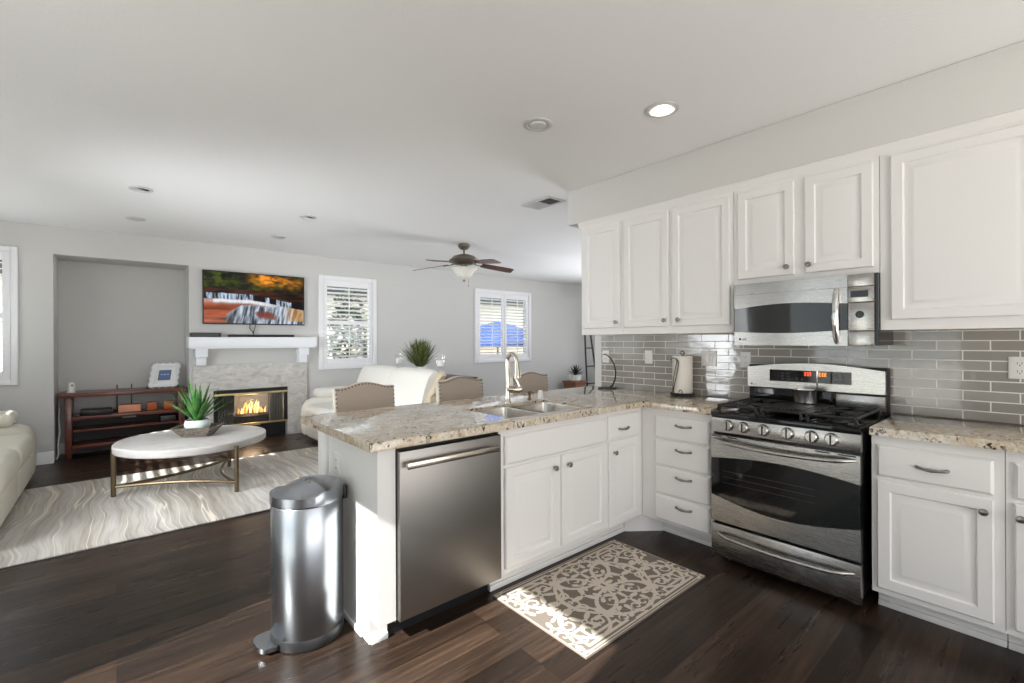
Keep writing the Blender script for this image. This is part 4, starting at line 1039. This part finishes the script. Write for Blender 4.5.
# ------------------------------------------------------------------ fireplace wall
YT = 7.30
mb = MB(); u = [.765, .99, 1.915, 2.185]; v = [0, .705, 1.052]
mb.cells(u, v, lambda a, b_: not (.99 < a < 1.915 and b_ < .705), FY(YB - .001), 0, .049, .003)
sur = mb.build('fireplace_surround', M_stone); tag(sur, 'veined beige stone tile surround around the fireplace', 'fireplace surround')
mb = MB()
for a in ((1.215, 1.221, .705, 1.052), (1.703, 1.709, .705, 1.052), (.765, .99, .70, .703), (1.915, 2.185, .70, .703), (.765, .99, .35, .353), (1.915, 2.185, .35, .353)): mb.fbox(FY(YT), *a, -.002, .0006)
mb.build('grout_line', M_grout, sur)
t = thing('fireplace_insert', 'black fireplace insert with glass doors, brass trim and a log fire', 'fireplace', (1.45, 7.5, 0))
fx0, fx1 = .993, 1.912
mb = MB(); mb.box(fx0, fx1, 7.85, 7.87, 0, .70); mb.box(fx0, fx0 + .02, YT + .02, 7.85, 0, .70); mb.box(fx1 - .02, fx1, YT + .02, 7.85, 0, .70); mb.box(fx0 + .02, fx1 - .02, YT + .02, 7.85, .68, .70); mb.box(fx0 + .02, fx1 - .02, YT + .06, 7.85, .001, .20)
mb.build('firebox', M_firegrey, t)
FT = FY(YT + .02)
mb = MB(); mb.fbox(FT, fx0, fx1, .655, .70, 0, .022); mb.fbox(FT, fx0, fx0 + .045, .20, .655, 0, .02); mb.fbox(FT, fx1 - .045, fx1, .20, .655, 0, .02); mb.fbox(FT, fx0, fx1, .002, .20, -.03, -.01); mb.build('face_frame', M_black, t)
mb = MB(); mb.fbox(FT, fx0 + .002, fx1 - .002, .625, .655, .005, .03, .006); mb.fbox(FT, fx0 + .002, fx1 - .002, .200, .226, .005, .03, .006); mb.fbox(FT, 1.33, 1.55, .185, .203, .01, .04, .006); mb.build('brass_trim', M_brass, t)
for a, b_ in ((fx0 + .046, 1.245), (1.247, 1.452), (1.454, 1.66), (1.662, fx1 - .046)): MB().fbox(FT, a, b_, .227, .624, .004, .008).build('glass_door', M_fpane, t)
for a, b_ in ((fx0 + .05, 1.24), (1.675, fx1 - .05)):
    mb = MB(); n = 60; front = []; back = []
    A = [(a + (b_ - a) * i / n, 7.365 + .014 * math.sin(i * .9)) for i in range(n + 1)]
    lo = mb.ring([(x, y, .215) for x, y in A]); hi = mb.ring([(x, y, .64) for x, y in A])
    lo2 = mb.ring([(x, y + .003, .215) for x, y in A]); hi2 = mb.ring([(x, y + .003, .64) for x, y in A])
    for i in range(n):
        mb.bm.faces.new((lo[i], lo[i + 1], hi[i + 1], hi[i])); mb.bm.faces.new((lo2[i + 1], lo2[i], hi2[i], hi2[i + 1]))
    mb.build('mesh_curtain', M_mesh, t, 60)
for i, (x, y, z, L, r, a) in enumerate(((1.28, 7.55, .27, .42, .045, .15), (1.30, 7.64, .29, .40, .05, -.12), (1.33, 7.58, .345, .34, .036, .35))):
    p0 = Vector((x, y, z)); p1 = p0 + Vector((L, .1 * a, .12 * a)); MB().tube([p0, p0.lerp(p1, .3) + Vector((0, 0, .01)), p0.lerp(p1, .7), p1], [r * .85, r, r * .95, r * .8], 10).build('log', M_log, t)
mb = MB()
for k in range(7): mb.box(1.24 + k * .075, 1.255 + k * .075, 7.47, 7.70, .205, .225)
mb.box(1.22, 1.74, 7.47, 7.485, .205, .30); mb.build('log_grate', M_blackiron, t)
for i in range(11):
    x = 1.32 + .034 * i + random.uniform(-.01, .01); hgt = (.06 + .12 * math.sin(PI * (i + .5) / 11) ** 1.0) * random.uniform(.75, 1.15); y = 7.52 + random.uniform(-.02, .03)
    pts = [(x, y, .335), (x + random.uniform(-.012, .012), y, .335 + hgt * .35), (x + random.uniform(-.02, .02), y, .335 + hgt * .7), (x + random.uniform(-.025, .025), y, .335 + hgt)]
    MB().tube(pts, [.020, .024, .013, .002], 8, flat=.6).build('flame', M_flame2 if i % 3 == 1 else M_flame, t)
fl = bpy.data.lights.new('fire_glow', 'POINT'); fl.energy = 8; fl.color = (1, .78, .55); fl.shadow_soft_size = .08
flo = bpy.data.objects.new('fire_glow', fl); C.objects.link(flo); flo.location = (1.48, 7.47, .50)
# mantel
t = thing('mantel_shelf', 'white fireplace mantel shelf on stepped corbels', 'mantel', (1.48, 7.22, 1.0))
mb = MB(); mb.box(.700, 2.262, 7.08, YB - .001, 1.290, 1.426, .006); mb.box(.715, 2.245, 7.10, YB - .001, 1.275, 1.290); mb.build('shelf', M_mantel, t)
for x0 in (.775, 2.035):
    mb = MB(); mb.box(x0, x0 + .135, 7.15, YB - .001, 1.165, 1.274, .004); mb.box(x0 + .012, x0 + .123, 7.20, YB - .001, 1.054, 1.165, .004); mb.build('corbel', M_mantel, t)
t = thing('television', 'wide flat television above the mantel showing a waterfall', 'television', (1.515, 7.31, 1.60))
tx0, tx1, tz0, tz1 = .872, 2.150, 1.602, 2.322
MB().box(tx0, tx1, 7.285, 7.325, tz0, tz1, .004).build('housing', M_black, t)
MB().box(1.3, 1.75, 7.326, YB - .001, 1.8, 2.15).build('wall_bracket', M_blackiron, t)
def vnoise(x, y, seed=0):
    def h(i, j):
        n = (i * 374761393 + j * 668265263 + seed * 974634777) & 0xffffffff; n = ((n ^ (n >> 13)) * 1274126177) & 0xffffffff; return ((n ^ (n >> 16)) & 0xffff) / 65535
    i, j = math.floor(x), math.floor(y); fx, fy = x - i, y - j; fx = fx * fx * (3 - 2 * fx); fy = fy * fy * (3 - 2 * fy)
    return (h(i, j) * (1 - fx) + h(i + 1, j) * fx) * (1 - fy) + (h(i, j + 1) * (1 - fx) + h(i + 1, j + 1) * fx) * fy
def fb(x, y, s=0): return .55 * vnoise(x, y, s) + .3 * vnoise(2.1 * x, 2.1 * y, s + 1) + .15 * vnoise(4.3 * x, 4.3 * y, s + 2)
def lerp3(a, b, q): q = min(1, max(0, q)); return tuple(a[i] + (b[i] - a[i]) * q for i in range(3))
def scenery(u, v):
    n = fb(u * 9, v * 9, 3); st_ = fb(u * 60, v * 6 + u * 6, 9)
    ridge = .70 - .06 * u + .03 * (fb(u * 7, 1, 5) - .5)
    fall_top = .585 - .16 * max(0, u - .45) / .5 + .02 * (fb(u * 12, 4, 6) - .5)
    fall_bot = fall_top - .11
    if v > ridge:                                   # autumn trees
        c = lerp3((.006, .010, .006), (.11, .14, .02), (fb(u * 16, v * 16, 4) - .38) * 2.6)
        g_ = math.exp(-((u - .60) / .12) ** 2 - ((v - .90) / .12) ** 2) * 1.3 + .7 * math.exp(-((u - .86) / .14) ** 2 - ((v - .86) / .10) ** 2)
        c = lerp3(c, (.95, .40, .05), g_ * max(0, fb(u * 20, v * 20, 17) * 2.4 - .55)); return c
    if v > fall_top:                                # dark banks
        c = lerp3((.006, .004, .004), (.13, .045, .025), (fb(u * 6, v * 34, 11) - .35) * 2.4); return c
    if v > fall_bot:                                # upper falls
        m_ = 1 if (.02 < u < .46 or .70 < u < .86 or .585 < u < .63) else 0
        c = (.012, .010, .014)
        if m_: c = lerp3(c, (.55, .66, .80), (st_ - .33) * 3.2)
        return c
    low = .16 + .34 * (1 - ((u - .62) / .42) ** 2) if .2 < u < 1.04 else -1
    low = min(low, .36 + .06 * (fb(u * 8, 0, 8) - .5))
    if v > low:                                     # pool and red rock
        c = lerp3((.10, .025, .012), (.50, .15, .055), fb(u * 5, v * 22, 31) * 1.5 - .1 - .5 * max(0, .2 - v))
        wv = math.exp(-((v - (fall_bot - .035)) / .045) ** 2) * (1 if u > .08 else .4)
        c = lerp3(c, (.80, .84, .88), wv * (.6 + .8 * st_))
        if u > .55: c = lerp3(c, lerp3((.12, .14, .18), (.75, .80, .86), fb(u * 8 + v * 20, v * 30, 13) * 1.5 - .2), min(1, (u - .55) * 3.5))
        if u > .80 and v < .30: c = lerp3(c, (.62, .34, .09), .65)
        return c
    c = lerp3((.05, .065, .085), (.66, .73, .82), (fb(u * 46 - v * 5, v * 4, 15) - .30) * 2.2)     # lower falls
    if u < .34: c = lerp3((.03, .022, .018), c, max(0, (u - .10) / .24) * .8)
    if v > low - .05: c = lerp3(c, (.55, .62, .70), (v - low + .05) / .05 * .75 * st_)
    q = ((u - .60 + .5 * (v - .17)) / .12) ** 2 + ((v - .17) / .10) ** 2 + .9 * (fb(u * 14, v * 14, 21) - .5)
    if q < 1: c = lerp3((.26, .075, .05), c, max(0, q) ** 2)
    if u > .76 and v > .06: c = lerp3(c, (.66, .36, .08), min(1, (u - .76) * 6) * (.9 - .5 * st_))
    return c
NX, NY = 220, 124; mb = MB(); Fs = FY(7.2845); m_ = .012
for j in range(NY + 1):
    for i in range(NX + 1): mb.bm.verts.new(Fs(tx0 + m_ + (tx1 - tx0 - 2 * m_) * i / NX, tz0 + .016 + (tz1 - tz0 - .028) * j / NY, 0))
mb.bm.verts.ensure_lookup_table()
for j in range(NY):
    for i in range(NX):
        a = j * (NX + 1) + i; mb.bm.faces.new([mb.bm.verts[k] for k in (a, a + 1, a + NX + 2, a + NX + 1)])
o = mb.build('screen', M_screen, t, recalc=False)
at = o.data.attributes.new('picture', 'FLOAT_COLOR', 'POINT')
for j in range(NY + 1):
    for i in range(NX + 1): at.data[j * (NX + 1) + i].color = (*[max(0, q) ** 1.3 for q in scenery(i / NX, j / NY)], 1)
tag(MB().tube([(1.43, 7.31, 1.598), (1.425, 7.30, 1.55), (1.46, 7.29, 1.50), (1.465, 7.27, 1.47)], .006, 6).build('tv_cable', M_black), 'black cable hanging below the television to the sound bar', 'cable')
tag(MB().tube([(1.50, 7.31, 1.598), (1.49, 7.30, 1.56), (1.47, 7.29, 1.51), (1.468, 7.275, 1.47)], .005, 6).build('tv_cable', M_black), 'second black cable below the television, right of the first', 'cable')
tag(MB().box(1.150, 1.985, 7.19, 7.27, 1.427, 1.462, .012, 3).build('sound_bar', M_black), 'long black sound bar on the mantel under the television', 'sound bar')
t = thing('cable_box', 'grey and black cable box on the left end of the mantel', 'electronics', (.89, 7.22, 1.427))
MB().box(.725, 1.060, 7.14, 7.30, 1.4275, 1.482, .004).build('case', M_black, t)
MB().fbox(FY(7.14), .735, 1.025, 1.436, 1.474, -.001, .002).build('front_panel', M_darkgrey, t)

# console table behind the sofa, with grass plant and candle holders
t = thing('sofa_table', 'dark narrow table behind the ivory sofa carrying the grass plant', 'table', (3.26, 5.6, 0))
MB().box(3.12, 3.50, 4.75, 6.5, .86, .90, .004).build('table_top', M_dkleg, t)
for x in (3.14, 3.44):
    for y in (4.78, 6.43): MB().box(x, x + .04, y, y + .04, 0, .86).build('leg', M_dkleg, t)
t = thing('grass_plant', 'tufted green grass plant behind the ivory sofa', 'plant', (3.37, 5.98, .901))
MB().lathe((3.37, 5.98, .9005), [(.06, 0), (.075, .01), (.085, .09), (.078, .09), (.02, .085)], 20).build('pot', M_white, t)
mb = MB()
for k in range(320):
    a = random.uniform(0, 2 * PI); r = random.uniform(0, .06); tilt = abs(random.gauss(0, .46))
    mb.blade((3.37 + r * math.cos(a), 5.98 + r * math.sin(a), .985), (math.cos(a) * math.sin(tilt), math.sin(a) * math.sin(tilt), math.cos(tilt)), random.uniform(.33, .45), .018, random.uniform(0, .35), 5, 0, .3)
mb.build('blades', M_grass, t, 60, recalc=False)
def candle(x, y, zb, label):
    t = thing('candle_holder', label, 'candle holder', (x, y, .901), 'candle holders behind the sofa')
    MB().lathe((x, y, .9005), [(.055, 0), (.05, .008), (.012, .02), (.010, zb - .93), (.05, zb - .915), (.062, zb - .90), (.066, zb - .76), (.063, zb - .76), (.058, zb - .895), (.01, zb - .905)], 20).build('glass_cup', M_glass, t)
    MB().lathe((x, y, zb - .001), [(.045, 0), (.047, .004), (.047, .075), (.04, .08), (.004, .078)], 20).build('candle', M_candle, t)
    return t
candle(3.22, 6.36, 1.03, 'glass candle holder with white candle left of the grass plant')
candle(3.24, 5.22, 1.03, 'glass candle holder with white candle right of the grass plant')

# corner beyond the kitchen wall: ladder shelf, chest, little plant
t = thing('ladder_shelf', 'tall black ladder shelf at the end of the kitchen wall', 'shelf', (8.53, 7.1, 0))
for sx in (-1, 1): 
    for dy, top_y in ((0, 7.18), (.12, 7.20)):
        pass
    MB().tube([(8.53 + sx * .215, 7.00, 0), (8.53 + sx * .085, 7.20, 1.75)], .021, 8).build('rail', M_blackiron, t)
for z in (.35, .75, 1.18, 1.55):
    q = z / 1.75; MB().tube([(8.53 - (.215 - .13 * q), 7.0 + .2 * q, z), (8.53 + (.215 - .13 * q), 7.0 + .2 * q, z)], .014, 8).build('rung', M_blackiron, t)
tag(MB().lathe((8.60, 6.76, 0), [(.12, 0), (.14, .02), (.15, .54), (.14, .55), (.02, .54)], 20).build('basket', M_black), 'dark basket at the foot of the ladder shelf', 'basket')
t = thing('wooden_chest', 'brown wooden chest in the corner under the small plant', 'chest', (7.83, 6.96, 0))
MB().box(7.66, 8.00, 6.78, 7.15, .0, .41, .01).build('chest_body', M_crate, t); MB().box(7.64, 8.02, 6.76, 7.17, .411, .455, .008).build('lid', M_crate, t)
t = thing('small_potted_plant', 'small dark spiky plant in a white pot on the wooden chest', 'plant', (7.83, 6.94, .456))
MB().lathe((7.83, 6.94, .4555), [(.09, 0), (.12, .02), (.135, .13), (.125, .13), (.02, .12)], 20).build('pot', M_white, t)
mb = MB()
for k in range(30):
    a = k * 2.4; tilt = .15 + 1.1 * (1 - k / 30); mb.blade((7.83, 6.94, .58), (math.cos(a) * math.sin(tilt), math.sin(a) * math.sin(tilt), math.cos(tilt)), .26, .045, .3, 5, 0, .4)
mb.build('leaves', M_darkleaf, t, 60, recalc=False)

# ------------------------------------------------------------------ ceiling: fan, lights, vent
fx, fy = 3.607, 5.20
t = thing('ceiling_fan', 'bronze ceiling fan with five wooden blades and a glass bowl light', 'ceiling fan', (fx, fy, ZC))
MB().lathe((fx, fy, 0), [(.03, 2.60), (.055, 2.61), (.085, 2.645), (.085, 2.667), (.06, 2.680)], 24).build('canopy', M_fanmetal, t)
MB().lathe((fx, fy, 0), [(.014, 2.51), (.014, 2.605)], 12).build('downrod', M_fanmetal, t)
MB().lathe((fx, fy, 0), [(.05, 2.395), (.10, 2.40), (.165, 2.415), (.198, 2.44), (.205, 2.455), (.198, 2.462), (.185, 2.475), (.14, 2.512), (.07, 2.535), (.025, 2.54)], 32).build('motor_housing', M_fanmetal, t)
MB().lathe((fx, fy, 0), [(.06, 2.345), (.07, 2.36), (.05, 2.375), (.05, 2.397)], 24).build('light_fitter', M_fanmetal, t)
MB().lathe((fx, fy, 0), [(.012, 2.195), (.06, 2.21), (.105, 2.245), (.13, 2.29), (.165, 2.33), (.185, 2.343), (.180, 2.348), (.12, 2.33), (.02, 2.33)], 32).build('glass_bowl', M_alab, t)
mb = MB(); mb.lathe((fx, fy, 0), [(.006, 2.165), (.016, 2.175), (.018, 2.19), (.012, 2.20)], 14); mb.tube([(fx + .05, fy - .03, 2.34), (fx + .05, fy - .03, 2.12)], .002, 5); mb.lathe((fx + .05, fy - .03, 2.10), [(.004, 0), (.007, .01), (.003, .022)], 8); mb.build('finial_and_pull', M_fanmetal, t)
FANROT = math.radians(-17)
for k in range(5):
    a = FANROT + k * 2 * PI / 5; ca, sa = math.cos(a), math.sin(a); pit = math.radians(-13)
    def T(r, s, dz=0): return Vector((fx + r * ca - s * math.cos(pit) * sa, fy + r * sa + s * math.cos(pit) * ca, 2.405 + s * math.sin(pit) + dz - .11 * (r - .2)))
    mb = MB(); poly = [(.25, -.055), (.33, -.066), (.66, -.073), (.715, -.06), (.72, .06), (.66, .073), (.33, .066), (.25, .055)]
    bl_a = mb.ring([T(r, s, 0) for r, s in poly]); bl_b = mb.ring([T(r, s, .008) for r, s in poly]); mb.bridge(bl_a, bl_b); mb.cap(bl_a, 0, True); mb.cap(bl_b)
    bl = mb.build('blade', M_blade, t)
    mb = MB(); mb.tube([T(.15, 0, .0), T(.21, 0, -.006), T(.30, 0, -.004)], [.016, .012, .02], 8, flat=.4); mb.build('blade_iron', M_fanmetal, bl)

def downlight(x, y, r, label, lit, eye):
    t = thing('recessed_light', label, 'ceiling light', (x, y, ZC - .001), 'recessed ceiling lights')
    zc = ZC - .001
    MB().lathe((x, y, zc), [(r * .70, -.0005), (r, -.0005), (r, -.006), (r * .9, -.010), (r * .74, -.009), (r * .70, -.004)], 36).build('trim_ring', M_ring, t)
    if eye:
        tl = Vector((-.35, -.2, -1)).normalized()
        MB().lathe((x, y, zc - .001), [(r * .70, 0), (r * .70, -.001), (r * .62, -.002)], 28).build('baffle', M_ringdark if not lit else M_ring, t)
        MB().lathe((x, y, zc), [(r * .58, -.002), (r * .52, -.012), (r * .3, -.017), (r * .05, -.018)], 28).build('lamp', M_lamp if lit else M_lampoff, t)
    else:
        MB().lathe((x, y, zc), [(r * .70, -.0015), (r * .5, -.002), (r * .05, -.002)], 28).build('lamp', M_lampgrey, t)
        mb = MB(); mb.prism([(x + r * .66 * math.cos(a), y + r * .66 * math.sin(a)) for a in [-2.4 + 3.0 * k / 12 for k in range(13)]], FZ, zc - .004, zc - .0022); mb.build('reflector', M_white, t)
    return t
downlight(1.962, 2.033, .088, 'unlit eyeball ceiling light above the peninsula', False, True)
downlight(2.379, 1.444, .092, 'glowing ceiling light above the range', True, True)
downlight(.169, 5.098, .085, 'unlit ceiling light at the near left of the four over the living room', False, False)
downlight(.168, 6.343, .085, 'unlit ceiling light at the far left over the living room by the niche', False, False)
downlight(1.551, 5.120, .085, 'unlit ceiling light at the near right of the four over the living room', False, False)
downlight(1.561, 6.331, .085, 'unlit ceiling light at the far right of the four, in front of the television', False, False)
t = thing('ceiling_vent', 'white ceiling air vent with a dark opening near the soffit', 'air vent', (3.13, 3.17, ZC - .001))
vx0, vx1, vy0, vy1 = 3.01, 3.235, 2.975, 3.355; zc = ZC - .001
mb = MB()
for a in ((vx0, vx1, vy0, vy0 + .03), (vx0, vx1, vy1 - .03, vy1), (vx0, vx0 + .03, vy0 + .03, vy1 - .03), (vx1 - .03, vx1, vy0 + .03, vy1 - .03)): mb.box(*a, zc - .008, zc, .002)
mb.build('frame', M_ring, t)
MB().box(vx0 + .03, vx1 - .03, vy0 + .03, vy1 - .03, zc - .002, zc - .0005).build('opening', M_black, t)
mb = MB()
for k in range(9):
    y = vy0 + .18 + k * .019; mb.box(vx0 + .03, vx1 - .03, y, y + .014, zc - .006, zc - .003)
mb.build('slats', M_ring, t)

# ------------------------------------------------------------------ outside
struct(MB().box(-30, 40, -30, 40, -.30, -.16), 'ground', M_patio, 'pale patio ground outside')
t = thing('garden_fence', 'tan block garden wall seen through the double window', 'fence', (8, 12.5, -.16))
MB().box(4.8, 16, 12.5, 12.7, -.16, 1.30).build('wall_panel', M_fence, t); MB().box(4.8, 16, 12.46, 12.74, 1.301, 1.36).build('cap', M_stucco, t)
t = thing('patio_umbrella', 'blue patio umbrella outside the double window', 'umbrella', (8.4, 10.4, -.16))
mb = MB(); rings = []; n = 8
for r, z in ((.04, 1.92), (.5, 1.80), (1.0, 1.58), (1.3, 1.30), (1.28, 1.20)):
    rings.append(mb.ring([(8.3 + r * math.cos(2 * PI * k / n + .2), 10.3 + r * math.sin(2 * PI * k / n + .2), z) for k in range(n)]))
for p, q in zip(rings, rings[1:]): mb.bridge(p, q)
mb.cap(rings[0], 0, True); mb.build('canopy', M_blue, t, 10)
MB().tube([(8.3, 10.3, -.16), (8.3, 10.3, 1.92)], .025, 8).build('pole', M_blackiron, t)
t = thing('neighbour_house', 'pale neighbouring house wall with a dark roof beyond the garden', 'house', (6, 17, -.16))
MB().box(-4, 22, 17, 20, -.16, 3.05).build('wall', M_stucco, t); MB().box(-4.3, 22.3, 16.4, 20.3, 3.051, 3.9).build('roof', M_darkgrey, t)
def shrub(x, y, rx, ry, rz, n, m, label, seed):
    random.seed(seed); t = thing('shrub', label, 'shrub', (x, y, -.16)); mb = MB()
    for k in range(n):
        a = random.uniform(0, 2 * PI); ph_ = math.acos(random.uniform(-1, 1)); rr = random.uniform(.55, 1) 
        p = Vector((x + rx * rr * math.sin(ph_) * math.cos(a), y + ry * rr * math.sin(ph_) * math.sin(a), rz + rz * rr * math.cos(ph_)))
        d = Vector((random.uniform(-1, 1), random.uniform(-1, 1), random.uniform(-.3, 1))); mb.blade(p, d, random.uniform(.12, .26), random.uniform(.05, .10), .4, 2, 0, .2)
    mb.build('foliage', m, t, 60, recalc=False); MB().tube([(x, y, -.16), (x, y, rz)], .05, 8).build('trunk', M_log, t)
shrub(3.55, 9.2, .42, .4, 1.25, 900, M_hedge, 'dark slender shrub outside the window beside the fireplace', 3)
shrub(4.45, 9.6, .5, .45, 1.05, 700, M_hedge2, 'lighter leafy shrub outside the window beside the fireplace', 5)
shrub(2.85, 9.8, .35, .35, .8, 400, M_hedge2, 'pale leafy shrub at the left outside the window beside the fireplace', 8)
